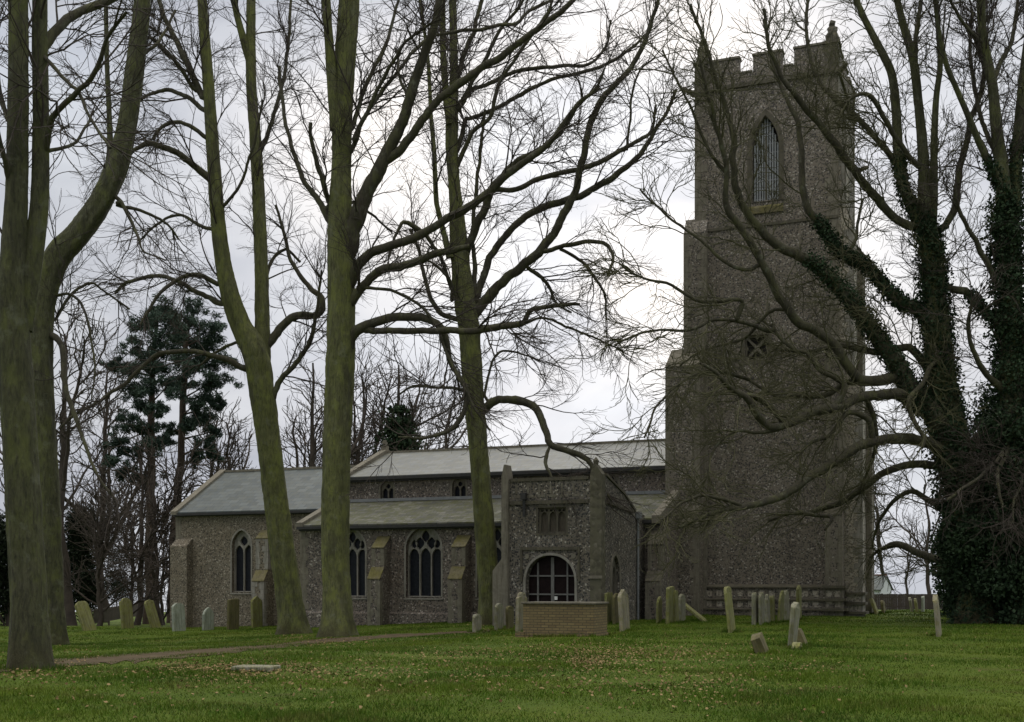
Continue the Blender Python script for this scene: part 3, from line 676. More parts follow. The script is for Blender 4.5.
    for i in range(3): a = -9.74 + i * .345; hs.append(arch(a, a + .27, 3.38, 3.95, .18, 4))
    for i in range(6): a = -9.73 + i * .172; hs.append(rect(a, a + .1, 4.14 + .0, 4.22))
    fb.panel([rect(-9.82, -8.69, 3.3, 4.28)] + hs, Y0 + .12, Y0 + .24); uo = fb.build('window', M['stone_dark'], n)
    b = MB(); b.box(-9.81, -8.7, Y0 + .25, Y0 + .28, 3.31, 4.27); b.build('pane', M['oak'], uo)
    b = MB(); b.panel([rect(-9.89, -8.62, 3.24, 4.35), rect(-9.822, -8.688, 3.298, 4.282)], Y0 - .012, Y0 + .1); b.build('surround', M['stone_dark'], uo)
    # side window
    T = lambda a, d, z: (XW - d, a, z)
    fb = MB(T); fb.panel([arch(-8.85, -7.75, .75, 1.75, .75, 6), arch(-8.76, -8.34, .83, 1.7, .4, 5), arch(-8.26, -7.84, .83, 1.7, .4, 5), vesica(-8.3, 2.16, .22, .38)], .12, .24); so = fb.build('window', M['stone'], n)
    b = MB(T); b.panel([arch(-8.83, -7.77, .77, 1.75, .73, 6)], .25, .28); b.build('pane', M['glass'], so)
    b = MB(T); b.panel([arch(-8.98, -7.62, .75, 1.75, .9, 6), arch(-8.852, -7.748, .753, 1.75, .752, 6)], -.03, .1); b.build('surround', M['stone'], so)
    # pipes
    b = MB(); b.cyl((XW + .07, -5.4, 4.2), (XW + .07, -5.4, -.2), .05); b.box(XW + .01, XW + .2, -5.55, -5.25, 4.05, 4.3); b.build('downpipe', M['lead'], n)
    b = MB(); b.cyl((-10.35, Y0 - .09, 4.6), (-10.35, Y0 - .09, 3.95), .06); b.box(-10.45, -10.25, Y0 - .22, Y0 - .01, 4.6, 4.85); b.build('spout', M['iron'], n)
build_tower(); build_nave(); build_chancel(); build_aisle(); build_porch()
def flatten():
    """church > tower, nave, chancel, aisle, porch > their pieces"""
    for e in [o for o in CH.children if o.type == 'EMPTY']:
        main = next(o for o in e.children if o.name.endswith('_wall')); nm = e.name
        for d in [o for o in e.children_recursive if o is not main]: d.parent = main
        main.parent = CH; bpy.data.objects.remove(e); main.name = nm
flatten()

# ---------------------------------------------------------------- graveyard
def chest_tomb():
    p = at(594, 636.5); t = empty('chest_tomb', (p.x, p.y, p.z), -TH)
    tag(t, 'brick chest tomb with stone lid in front of the porch', 'tomb')
    b = MB(); b.box(-2.12, 0, 0, 1.2, -.3, .88); bd = b.build('brick_body', M['brick'], t)
    b = MB(); b.box(-2.15, .03, -.03, 1.23, -.3, .07); b.build('footing', M['brick'], bd)
    b = MB(); b.box(-2.17, .05, -.05, 1.25, .88, .945); o = b.build('lid', M['stone_dark'], t)
    m = o.modifiers.new('b', 'BEVEL'); m.width = .02; m.segments = 2
    b = MB(); rr = random.Random(3)
    for x, y, s in ((-2.32, -.12, .1), (-2.2, -.28, .13), (-2.02, -.22, .09), (-1.9, -.15, .08), (-.45, -.2, .09), (-.3, -.14, .12)): b.box(x, x + s * 1.6, y, y + s, -.1, s * .8)
    b.build('fallen_brick', M['brick'], t)
chest_tomb()

GM = [stone_mat('grave_grey', (.22, .21, .17), (.34, .33, .27), (.27, .26, .12), .6, (.2, .2, .06), .6, 2.6, .85),
      stone_mat('grave_green', (.19, .19, .09), (.28, .27, .14), (.3, .29, .08), .7, (.2, .205, .045), .85, 2.6, .85),
      stone_mat('grave_pale', (.3, .34, .3), (.42, .45, .39), (.44, .46, .4), .5, (.24, .26, .14), .4, 2.6, .85),
      stone_mat('grave_brown', (.12, .1, .055), (.19, .165, .085), (.19, .17, .055), .6, (.13, .125, .03), .6, 2.6, .85),
      stone_mat('grave_orange', (.24, .22, .17), (.35, .33, .27), (.32, .2, .08), .7, (.22, .21, .07), .6, 2.6, .85)]
def head(w, h_, shape):
    a = w / 2
    if shape == 'round': top = [(a * math.cos(t), h_ - a * .55 + a * .55 * math.sin(t)) for t in np.linspace(0, math.pi, 11)]
    elif shape == 'shoulder':
        top = [(a, h_ - .2), (a * .86, h_ - .15), (a * .72, h_ - .17)] + [(a * .66 * math.cos(t), h_ - .17 + .17 * math.sin(t)) for t in np.linspace(.15, math.pi - .15, 9)] + [(-a * .72, h_ - .17), (-a * .86, h_ - .15), (-a, h_ - .2)]
    elif shape == 'ogee': top = [(a, h_ - .26), (a * .8, h_ - .16), (a * .45, h_ - .1), (a * .2, h_ - .03), (0, h_), (-a * .2, h_ - .03), (-a * .45, h_ - .1), (-a * .8, h_ - .16), (-a, h_ - .26)]
    elif shape == 'pointed': top = [(a, h_ - a * .9), (a * .7, h_ - a * .45), (a * .35, h_ - a * .15), (0, h_), (-a * .35, h_ - a * .15), (-a * .7, h_ - a * .45), (-a, h_ - a * .9)]
    else: top = [(a, h_ - .03), (a * .6, h_), (-a * .5, h_ - .015), (-a, h_ - .06)]
    return [(-a, -.35), (a, -.35)] + top
def gravestone(px, py, wpx, hpx, shape, mi, tilt, lean, label, rz=0., thick=None, wm=None):
    p = at(px, py); Y = p.y; r = (px - 512) / FPX
    th = thick or random.uniform(.09, .13) * (1.6 if hpx < 22 and px > 700 and py > 640 else 1)
    k = math.sin(TH) - r * math.cos(TH)
    w = wm or min(.85, max(.42, (wpx * Y / FPX - th * (math.cos(TH) + r * math.sin(TH)) * .9) / max(k, .12)))
    hh = hpx * Y / FPX
    b = MB(); b.panel([head(w, hh, shape)], -th / 2, th / 2)
    for i, (x, y, z) in enumerate(b.v): b.v[i] = (y + random.uniform(-.01, .01), x + random.uniform(-.014, .014), z + (random.uniform(-.016, .012) if z > .3 else 0))   # width along y, thickness along x
    o = b.build('gravestone', GM[mi]); o.location = p
    o.rotation_euler = (R(tilt), R(lean), -TH + R(rz))
    m = o.modifiers.new('b', 'BEVEL'); m.width = .022; m.segments = 2; m.limit_method = 'ANGLE'
    tag(o, label, 'gravestone', 'old gravestones in the churchyard')
G = [
 (90, 630.5, 15, 31, 'round', 1, 9, -16, 'yellow mossy gravestone leaning left, nearest the dark shrub at far left'),
 (128, 628.5, 15, 31, 'shoulder', 1, 2, -5, 'tall shouldered gravestone in front of the low rail fence'),
 (156, 628, 11, 29, 'round', 1, 8, -13, 'narrow brownish gravestone leaning left in front of the dark forked trunk'),
 (179, 631, 16, 28, 'round', 2, 1, -2, 'broad pale green gravestone at the left corner of the chancel'),
 (208, 630, 12, 23, 'pointed', 2, 0, 1, 'small pale green pointed gravestone standing before a darker one'),
 (204, 624, 14, 26, 'flat', 3, 0, -2, 'dark gravestone half hidden behind the small pale pointed one'),
 (233, 629.5, 13, 31, 'flat', 3, 1, 2, 'dark brown straight topped gravestone below the chancel window'),
 (257, 627, 15, 31, 'ogee', 1, 1, -1, 'green ogee topped gravestone against the chancel buttress'),
 (269, 625, 12, 20, 'flat', 3, -2, 0, 'low dark gravestone between chancel buttress and the leaning green tree trunk'),
 (477, 632, 9, 18, 'round', 0, -3, -2, 'lowest grey gravestone just left of the trunk beside the porch'),
 (499, 630, 9, 27, 'round', 0, 2, 1, 'grey round topped gravestone at the foot of the trunk beside the porch'),
 (510, 629.5, 8, 24, 'round', 3, 0, -1, 'plain brownish gravestone between the porch side trunk and the chest tomb'),
 (521, 632, 11, 40, 'shoulder', 4, 1, 1, 'tall grey gravestone at left end of the brick chest tomb'),
 (552, 622, 8, 27, 'round', 0, 0, 0, 'gravestone whose top shows above the tomb lid below the porch gate'),
 (583, 621, 10, 25, 'round', 1, 0, 1, 'mossy gravestone top showing above the right half of the tomb lid'),
 (609, 624, 8, 32, 'flat', 1, 0, -1, 'green flat topped gravestone right behind the tomb beside the porch window'),
 (616, 624, 7, 31, 'round', 3, 0, 1, 'darker narrow gravestone between the flat green one and the pale leaning one'),
 (625, 631, 11, 42, 'ogee', 4, -2, -4, 'pale tall gravestone with ogee top at right of the brick chest tomb'),
 (659, 623, 6, 27, 'pointed', 1, 0, 2, 'thin bright green gravestone left of the mossy pair by the tower buttress'),
 (670, 623.5, 9, 37, 'flat', 1, 1, 1, 'tallest mossy gravestone of the group by the left tower buttress'),
 (676, 623, 6, 33, 'round', 1, 1, -1, 'mossy gravestone pressed against the right side of a taller mossy one'),
 (682, 622, 7, 28, 'round', 0, 0, 0, 'grey gravestone above the fallen slanting slab'),
 (732, 632, 8, 46, 'round', 1, 2, -6, 'lone tall leaning gravestone standing before the middle of the tower'),
 (755, 624.5, 6, 32, 'round', 0, 0, -1, 'pale grey gravestone first of the row before the tower plinth'),
 (762, 624.5, 6, 32, 'round', 0, 0, -1, 'grey gravestone second in the row before the tower plinth'),
 (768, 623, 5, 29, 'shoulder', 0, 0, -2, 'shouldered gravestone third in the row before the tower plinth'),
 (773, 622.5, 5, 27, 'flat', 1, 0, -3, 'green flat gravestone fourth in the row before the tower plinth'),
 (780, 622, 7, 32, 'pointed', 1, -1, 4, 'mossy pointed gravestone tilting right fifth in the row before the tower plinth'),
 (787, 621, 6, 31, 'round', 0, 0, -2, 'grey round gravestone last in the row before the tower plinth'),
 (799, 619.5, 5, 34, 'round', 1, 0, 0, 'thin olive upright gravestone standing alone nearest the tower right corner'),
 (792, 646, 9, 44, 'round', 0, 0, 5, 'pale leaning gravestone in the foreground with small stones at its foot'),
 (804, 645.5, 9, 18, 'flat', 3, -8, -24, 'short dark stone leaning on the pale foreground gravestone'),
 (763, 653, 13, 20, 'flat', 3, 10, -20, 'squat brown footstone tilted over in the foreground grass'),
 (797, 649, 6, 7, 'round', 1, 0, 0, 'tiny yellow mossy stump stone at foot of the pale foreground gravestone'),
 (939, 636, 8, 42, 'round', 4, 1, -5, 'orange lichened gravestone leaning before the ivy tree at far right'),
 (877, 614, 9, 16, 'flat', 1, -14, -20, 'leaning gravestone right of the tower buttress before the far fence'),
 (884, 613, 5, 13, 'round', 3, -5, -8, 'narrow dark gravestone just right of the leaning one before the far fence'),
 (912, 612, 4, 15, 'round', 0, -4, -9, 'thin leaning gravestone leftmost of three before the far fence'),
 (917, 612, 4, 14, 'round', 1, -4, -7, 'thin leaning gravestone in the middle of three before the far fence'),
 (923, 612, 4, 16, 'flat', 2, 0, 0, 'thin pale upright gravestone rightmost of three before the far fence'),
 (960, 612, 5, 12, 'round', 1, 3, 6, 'small green gravestone tilted beside the ivy tree foot, far behind'),
]
for g in G: gravestone(*g)
def slab(px, py, dims, rot, label, mat, name='ledger_slab', lift=.05):
    p = at(px, py); b = MB(); b.box(-dims[0] / 2, dims[0] / 2, -dims[1] / 2, dims[1] / 2, -dims[2], 0)
    o = b.build(name, mat); o.location = (p.x, p.y, p.z + lift); o.rotation_euler = rot
    m = o.modifiers.new('b', 'BEVEL'); m.width = .02; m.segments = 2
    tag(o, label, 'grave slab')
slab(256, 670, (.72, .5, .12), (0, 0, -.2), 'flat grey ledger slab lying in the foreground grass', GM[0], lift=.075)
slab(697, 621, (1.35, .55, .1), (0, R(38), -TH), 'mossy fallen gravestone propped at a slant before the tower', GM[1], 'fallen_gravestone', .3)
slab(649, 617, (1.3, .7, .14), (0, R(-6), -TH), 'cracked table slab lying low beside the porch wall', GM[0], 'table_slab', .3)

# ---------------------------------------------------------------- tubes and branching
def nrm(v): return v / np.maximum(np.linalg.norm(v, axis=-1, keepdims=True), 1e-9)
def catmull(pts, step):
    pts = np.asarray(pts, float); out = []
    P = np.vstack([2 * pts[0] - pts[1], pts, 2 * pts[-1] - pts[-2]])
    for i in range(1, len(P) - 2):
        n = max(2, int(np.linalg.norm(P[i + 1, :3] - P[i, :3]) / step)); t = np.linspace(0, 1, n, False)[:, None]
        out.append(.5 * (2 * P[i] + (P[i + 1] - P[i - 1]) * t + (2 * P[i - 1] - 5 * P[i] + 4 * P[i + 1] - P[i + 2]) * t ** 2 + (-P[i - 1] + 3 * P[i] - 3 * P[i + 1] + P[i + 2]) * t ** 3))
    out.append(P[-2][None]); return np.vstack(out)
def resample(poly, M_):
    d = np.r_[0, np.cumsum(np.linalg.norm(np.diff(poly[:, :3], axis=0), axis=1))]; t = np.linspace(0, d[-1], M_)
    return np.stack([np.interp(t, d, poly[:, k]) for k in range(poly.shape[1])], 1)
def tubes(P, Rr, S, mod=None):
    """P (N,M,3), Rr (N,M) -> verts, quad faces"""
    N, Mn, _ = P.shape
    T = nrm(np.gradient(P, axis=1)); mean = nrm(T.mean(1))
    ref = np.where(np.abs(mean[:, 2:3]) > .8, np.array([[1., 0, 0]]), np.array([[0, 0, 1.]]))
    a = nrm(np.cross(T, ref[:, None, :])); b = np.cross(T, a)
    ang = np.linspace(0, 2 * np.pi, S, False)
    rr = Rr[:, :, None] * np.ones(S) if mod is None else Rr[:, :, None] * mod
    V = P[:, :, None, :] + rr[..., None] * (a[:, :, None, :] * np.cos(ang)[None, None, :, None] + b[:, :, None, :] * np.sin(ang)[None, None, :, None])
    base = (np.arange(N) * Mn * S)[:, None, None] + (np.arange(Mn - 1) * S)[None, :, None]
    j = np.arange(S)[None, None, :]; j1 = (j + 1) % S
    F = np.stack([base + j, base + j1, base + S + j1, base + S + j], -1).reshape(-1, 4)
    return V.reshape(-1, 3), F
def spawn(P, Rr, rng, dens, lmin, lmax, ang, radk, trop, wig, K, t0, rmin, fall=.55, rlen=.011, t1=1.0):
    N, Mn, _ = P.shape
    L = np.linalg.norm(np.diff(P, axis=1), axis=2).sum(1)
    cnt = rng.poisson(L * dens); idx = np.repeat(np.arange(N), cnt); n = len(idx)
    if n == 0: return np.zeros((0, K, 3)), np.zeros((0, K))
    t = t0 + (t1 - t0) * rng.random(n); s = t * (Mn - 1); i = np.minimum(s.astype(int), Mn - 2); fr = (s - i)[:, None]
    p = P[idx, i] * (1 - fr) + P[idx, i + 1] * fr; r = Rr[idx, i] * (1 - fr[:, 0]) + Rr[idx, i + 1] * fr[:, 0]
    tan = nrm(P[idx, i + 1] - P[idx, i]); q = rng.normal(size=(n, 3)); perp = nrm(q - (q * tan).sum(1, keepdims=True) * tan)
    a = rng.normal(ang, ang * .28, n)[:, None]; d = nrm(np.cos(a) * tan + np.sin(a) * perp)
    ln = rng.uniform(lmin, lmax, n) * (1 - fall * t) * np.clip(r / (lmax * .008), .5, 1.15)
    r0 = np.minimum(r * radk, np.maximum(ln * rlen, rmin * 1.2)); st = (ln / (K - 1))[:, None]
    pts = [p]
    for k in range(K - 1):
        p = p + d * st; pts.append(p); d = nrm(d + rng.normal(size=(n, 3)) * wig + np.asarray(trop) * (1.0 / (K - 1)))
    C = np.stack(pts, 1); f = np.linspace(0, 1, K)[None, :]
    return C, r0[:, None] * (1 - f) ** .8 + rmin * f ** .8
def mk(name, sets, mat, parent, origin, S=(3,)):
    V, F, k = [], [], 0
    for (P, Rr), s in zip(sets, S):
        if len(P) == 0: continue
        v, f = tubes(P - origin, Rr, s); V.append(v); F.append(f + k); k += len(v)
    return link(name, npmesh(name, np.vstack(V), np.vstack(F)), mat, parent, True)
def leaves(centers, size, rng, up=.3, asp=1.0):
    n = len(centers); nv = nrm(rng.normal(size=(n, 3)) + np.array([0, -.2, up])); q = rng.normal(size=(n, 3)); a = nrm(np.cross(nv, q)); b = np.cross(nv, a)
    s = size * rng.uniform(.6, 1.25, n)[:, None]
    V = np.stack([centers - a * s * .5, centers + b * s * .42 * asp, centers + a * s * .62, centers - b * s * .42 * asp], 1).reshape(-1, 3)
    return V, np.arange(4 * n).reshape(-1, 4)
def traced(nodes, Y0, d0, d1, step=.22, wob=.012, rng=RNG):
    pts = []; xy = np.array([(n[0], n[1]) for n in nodes], float); cum = np.r_[0, np.cumsum(np.hypot(*np.diff(xy, axis=0).T))]; cum /= cum[-1]
    for nd, s in zip(nodes, cum):
        Y = Y0 + d0 + (d1 - d0) * s; p = px3(nd[0], nd[1], Y); pts.append((p.x, p.y, p.z, nd[2] / 2 * Y / FPX))
    c = catmull(pts, step); n = len(c)
    w = rng.normal(size=(n, 3)); w = (w + np.roll(w, 1, 0) + np.roll(w, 2, 0)) / 2 * (.05 if step < .1 else 1)
    taper = np.clip(np.arange(n) / 3.0, 0, 1)[:, None]
    c[:, :3] += w * taper * (wob + c[:, 3:4] * .06); return c
def lump(n, S, ch, cp, rng):
    """smooth noise over height x angle, periodic round the trunk"""
    g = rng.normal(size=(ch + 2, cp)); y = np.linspace(0, ch, n); x = np.arange(S) * cp / S
    i = y.astype(int); j = x.astype(int); fy = sst(y - i)[:, None]; fx = sst(x - j)[None, :]; j1 = (j + 1) % cp
    return (g[i][:, j] * (1 - fx) + g[i][:, j1] * fx) * (1 - fy) + (g[i + 1][:, j] * (1 - fx) + g[i + 1][:, j1] * fx) * fy
def trunk_mesh(c, origin, S=26, flare=.55, fl_h=.85, seed=0, flute=.05):
    rng = np.random.default_rng(seed); n = len(c); h_ = c[:, 2] - c[0, 2]
    ang = np.linspace(0, 2 * np.pi, S, False)[None, :]; ph = rng.uniform(0, 6.28, 8)
    tw = h_[:, None] * .12
    lob = np.abs(np.sin(2.5 * ang + ph[0] + tw)) ** 1.5 * .6 + np.abs(np.sin(1.5 * ang + ph[1])) * .4
    m = 1 + flute * (np.sin(3 * ang + ph[2] + tw) + .7 * np.sin(5 * ang + ph[3] - tw * 2) + .5 * np.sin(8 * ang + ph[4] + tw * 3))
    m = m + rng.normal(size=(n, S)) * (.016 if S < 40 else .006)
    if S > 40:
        hh = max(3, int(h_[-1] / .55)); m = m + .022 * lump(n, S, hh, 7, rng) + .016 * lump(n, S, hh * 2, 17, rng) + .013 * lump(n, S, hh * 3, 34, rng)
    e = np.exp(-np.maximum(h_, 0) / fl_h)[:, None] ** 1.6
    m = m + flare * e * (.45 + .9 * lob)
    v, f = tubes(c[None, :, :3] - origin, c[None, :, 3], S, m[None]); return v, f
BURL = {}
def big_tree(name, label, base, trunks, boughs, seed, bark='bark_green', twig='twig', ivy=None, lv=(1.6, 2.9, 4.0), tr=(0, 0, .1), rm=.006, flare=.8, L1=(1.0, 4.2), wig=.16, rl=.009, group=None, twmul=1.0, l1ang=.75, tt=.42):
    """trunks / boughs: [(pixel nodes (x, y, width), depth offset at start, at end)]"""
    rng = np.random.default_rng(seed); bp = at(*base); Y0 = bp.y; org = np.array(bp)
    t = empty(name, bp); tag(t, label, 'tree', group)
    allp = []; V, F, k = [], [], 0; ivyp = []
    for i, (nd, d0, d1) in enumerate(trunks):
        c = traced(nd, Y0, d0, d1, .07, .0008, rng)
        if i == 0:
            c[:, 2] += (float(ground_z(c[0, 0], c[0, 1])) - .25 - c[0, 2]) * np.exp(-np.arange(len(c)) / 11.)
        v, f = trunk_mesh(c, org, 64, flare if i == 0 else 0, seed=seed + i); V.append(v); F.append(f + k); k += len(v)
        allp.append((c, tt if i == 0 else min(.2, tt))); ivyp.append(c)
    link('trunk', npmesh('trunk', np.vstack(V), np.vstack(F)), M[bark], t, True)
    for nd, d0, d1 in boughs:
        par = np.vstack(ivyp); ppx = 512 + par[:, 0] / par[:, 1] * FPX; ppy = HOR + (EYE - par[:, 2]) / par[:, 1] * FPX
        q = np.hypot(ppx - nd[0][0], ppy - nd[0][1]); j = int(np.argmin(q))
        if q[j] < 26:                       # grow it out of the wood it leaves
            d0 = float(par[j, 1] - Y0); nd = list(nd)
            if q[j] > 2.5: nd = [(float(ppx[j]), float(ppy[j]), nd[0][2] * 1.1)] + nd
        c = traced(nd, Y0, d0, d0 + (d1 - d0) if abs(d1) > .01 else d1, .16, .014, rng)
        n = len(c); mod = 1 + .05 * rng.normal(size=(1, n, 10)); v, f = tubes(c[None, :, :3] - org, c[None, :, 3], 10, mod)
        link('bough', npmesh('bough', v, f), M['bough' if bark != 'bark_ivy' else 'bough'], t, True)
        allp.append((c, .08)); ivyp.append(c)
    Ms = 26; A = [resample(c[int(len(c) * t0):], Ms) for c, t0 in allp]
    P = np.stack([a[:, :3] for a in A]); Rr = np.stack([a[:, 3] for a in A])
    c1 = spawn(P, Rr, rng, lv[0], L1[0], L1[1], l1ang, .45, tr, wig, 10, .05, rm * 1.4, .35, rl)
    c2 = spawn(*c1, rng, lv[1], .5, 2.1, .62, .65, np.array(tr) * .5, wig * 1.0, 8, .1, rm * 1.05, .5)
    c3 = spawn(*c2, rng, lv[2] * twmul, .25, 1.1, .6, .75, np.array(tr) * .3, wig * 1.1, 5, .1, rm * .8, .4)
    ends = spawn(P[:, -9:], Rr[:, -9:], rng, lv[0] * 2.4, .8, 2.6, .6, .6, tr, wig, 6, .3, rm, .3)
    e2 = spawn(*ends, rng, lv[2], .25, .8, .65, .75, tr, wig, 4, .2, rm * .8, .4)
    mk('crown', [c1, c2, c3, ends, e2], M[twig], t, org, (5, 4, 3, 4, 3))
    if ivy:
        V, F, k = [], [], 0
        for (ti, frac0, frac1, dens, thick, sz) in ivy:
            c = ivyp[ti]; c = resample(c[int(len(c) * frac0):max(int(len(c) * frac1), int(len(c) * frac0) + 2)], 60)
            ln = np.linalg.norm(np.diff(c[:, :3], axis=0), axis=1).sum(); n = int(dens * ln)
            s = rng.random(n) * 58.99; i = s.astype(int); p = c[i] * (1 - (s - i))[:, None] + c[i + 1] * (s - i)[:, None]
            d = nrm(rng.normal(size=(n, 3))); cl = .5 + .5 * np.sin(p[:, 2] * 2.6 + d[:, 0] * 2.6) * np.sin(p[:, 2] * 1.1 + d[:, 1] * 3 + d[:, 2] * 4)
            off = p[:, 3] * .9 + thick * cl * rng.random(n) ** .8
            v, f = leaves(p[:, :3] + d * off[:, None] - org, sz, rng); V.append(v); F.append(f + k); k += len(v)
        link('ivy', npmesh('ivy', np.vstack(V), np.vstack(F)), M['ivy'], t)
    return t

# ---------------------------------------------------------------- the traced trees
big_tree('bare_tree', 'huge old bare tree with grey green trunk at the left edge', (30, 669),
  [([(30, 668, 34), (28, 640, 34), (26, 560, 33), (20, 460, 33), (14, 350, 31), (13, 280, 27), (16, 200, 22), (18, 100, 20), (18, 0, 18), (16, -90, 15)], 0, 0),
   ([(22, 330, 20), (33, 260, 19), (40, 200, 17), (41, 120, 15), (40, 0, 14), (43, -80, 11)], .1, .3)],
  [([(46, 150, 6.5), (52, 118, 6), (72, 97, 5.5), (90, 78, 5), (100, 57, 4.5), (107, 38, 4), (127, 13, 3)], .2, -1.2),
   ([(44, 45, 11), (67, 20, 9), (107, 2, 8), (150, -20, 5)], .2, 1.5),
   ([(44, 58, 4), (75, 90, 3.5), (95, 125, 3), (110, 148, 2.5)], .2, -1),
   ([(10, 190, 6), (2, 150, 5), (-10, 110, 4), (-30, 80, 3)], 0, -1),
   ([(8, 120, 5), (-5, 70, 4), (-8, 20, 3)], 0, .8),
   ([(52, 150, 4), (75, 142, 3), (88, 125, 2.5), (92, 110, 2)], .2, 1)],
  21, 'bark_old', lv=(1.5, 2.7, 3.6), rm=.0045, L1=(.8, 3.0), flare=.55)
big_tree('bare_tree', 'bare tree just behind the left edge tree, with trunk bending right', (54, 645),
  [([(53, 645, 27), (51, 600, 25), (48, 520, 25), (43, 430, 24), (40, 350, 25), (43, 300, 26), (57, 258, 26), (80, 232, 24), (103, 198, 22), (119, 160, 21), (128, 120, 18), (135, 70, 18), (141, 20, 16), (146, -40, 14), (150, -110, 11)], 0, -.5),
   ([(108, 168, 7), (110, 147, 6), (109, 110, 5), (107, 60, 4.5), (106, 0, 4)], -.3, 0)],
  [([(119, 200, 4), (137, 235, 3), (143, 250, 2), (165, 260, 1.5)], 0, -1),
   ([(117, 205, 4), (145, 212, 3), (168, 225, 2.5), (178, 240, 2)], 0, 1),
   ([(53, 335, 7), (61, 345, 6), (63, 365, 5.5), (66, 390, 5), (75, 415, 5), (80, 430, 4), (95, 470, 3), (115, 500, 2.5)], 0, -2),
   ([(55, 320, 3), (70, 296, 3), (90, 283, 2.6), (100, 288, 2), (130, 310, 2)], 0, 2),
   ([(55, 296, 3.5), (72, 295, 3), (86, 315, 2.5), (95, 365, 2), (92, 400, 1.5)], 0, -1),
   ([(134, 60, 4), (160, 40, 3), (175, 10, 2.5)], 0, 1.2)],
  22, 'bark_old', lv=(1.5, 2.7, 3.6), rm=.005, L1=(.8, 3.2), flare=.3)
big_tree('bare_tree', 'green trunked bare tree leaning left and forking in front of the chancel', (292, 634),
  [([(293, 633, 25), (291, 610, 25), (284, 560, 25), (274, 480, 23), (265, 410, 24), (256, 355, 25), (241, 325, 21), (229, 290, 18), (220, 238, 15), (214, 165, 13), (208, 80, 11), (202, 0, 9), (198, -80, 7)], 0, -.6),
   ([(262, 365, 18), (262, 300, 14), (260, 240, 13), (256, 150, 11.5), (251, 80, 10), (251, 0, 9), (252, -80, 7)], 0, 1.2),
   ([(250, 62, 8), (243, 38, 7), (234, 0, 6), (226, -60, 5)], .8, .4)],
  [([(209, 178, 7.5), (200, 171, 7), (188, 161, 6.5), (172, 151, 6), (150, 143, 5.5), (138, 147, 4.5), (128, 152, 3.5), (118, 160, 2)], -.4, -2),
   ([(204, 110, 5), (187, 97, 4.5), (168, 90, 4), (145, 97, 3), (125, 110, 2)], -.4, 1.2),
   ([(207, 138, 4.5), (193, 128, 4), (176, 122, 4), (162, 127, 3.5), (152, 140, 3)], -.4, -1),
   ([(202, 96, 7), (181, 50, 6), (166, 20, 5), (159, 0, 4.5), (148, -40, 3)], -.4, .6),
   ([(196, 90, 4), (170, 55, 4), (150, 38, 3), (140, 40, 2)], 0, -1.5),
   ([(221, 304, 6), (199, 293, 5), (176, 281, 4.5), (156, 276, 4), (126, 283, 3.5), (115, 293, 2.5)], -.3, 1.5),
   ([(217, 284, 5), (199, 275, 4.5), (180, 278, 4), (162, 292, 3.5), (148, 312, 3), (140, 325, 2)], -.3, -1.6),
   ([(245, 368, 6.5), (228, 360, 6), (205, 353, 5), (186, 351, 4.5), (160, 353, 4.5), (143, 366, 4), (123, 384, 4), (100, 400, 3.5), (73, 416, 3), (60, 430, 2)], 0, -2.5),
   ([(245, 340, 3), (228, 345, 3), (212, 355, 2.5), (198, 366, 2)], 0, 1),
   ([(266, 347, 9), (275, 336, 8.5), (284, 323, 8), (299, 316, 8), (313, 316, 7.5), (322, 308, 7), (322, 298, 6), (312, 290, 5), (302, 278, 4.5), (291, 260, 4), (286, 240, 3.5), (276, 205, 2.5)], 0, 1.2),
   ([(270, 405, 6), (276, 388, 6), (284, 376, 5.5), (294, 366, 5), (306, 350, 4.5), (314, 328, 4), (318, 300, 3), (322, 270, 2)], 0, -1.4),
   ([(262, 290, 4), (272, 262, 3.5), (285, 250, 3), (300, 262, 2.5)], .3, 1.6),
   ([(257, 160, 5), (272, 120, 4), (285, 70, 3.5), (290, 20, 3), (292, -30, 2)], .6, 2),
   ([(218, 230, 4), (200, 226, 3.5), (180, 215, 3), (160, 222, 2.5), (140, 240, 2)], -.3, 2),
   ([(224, 205, 3.5), (240, 185, 3), (255, 140, 2.5), (262, 100, 2)], -.3, -1.5)],
  23, rm=.0046, L1=(1.0, 4.2))
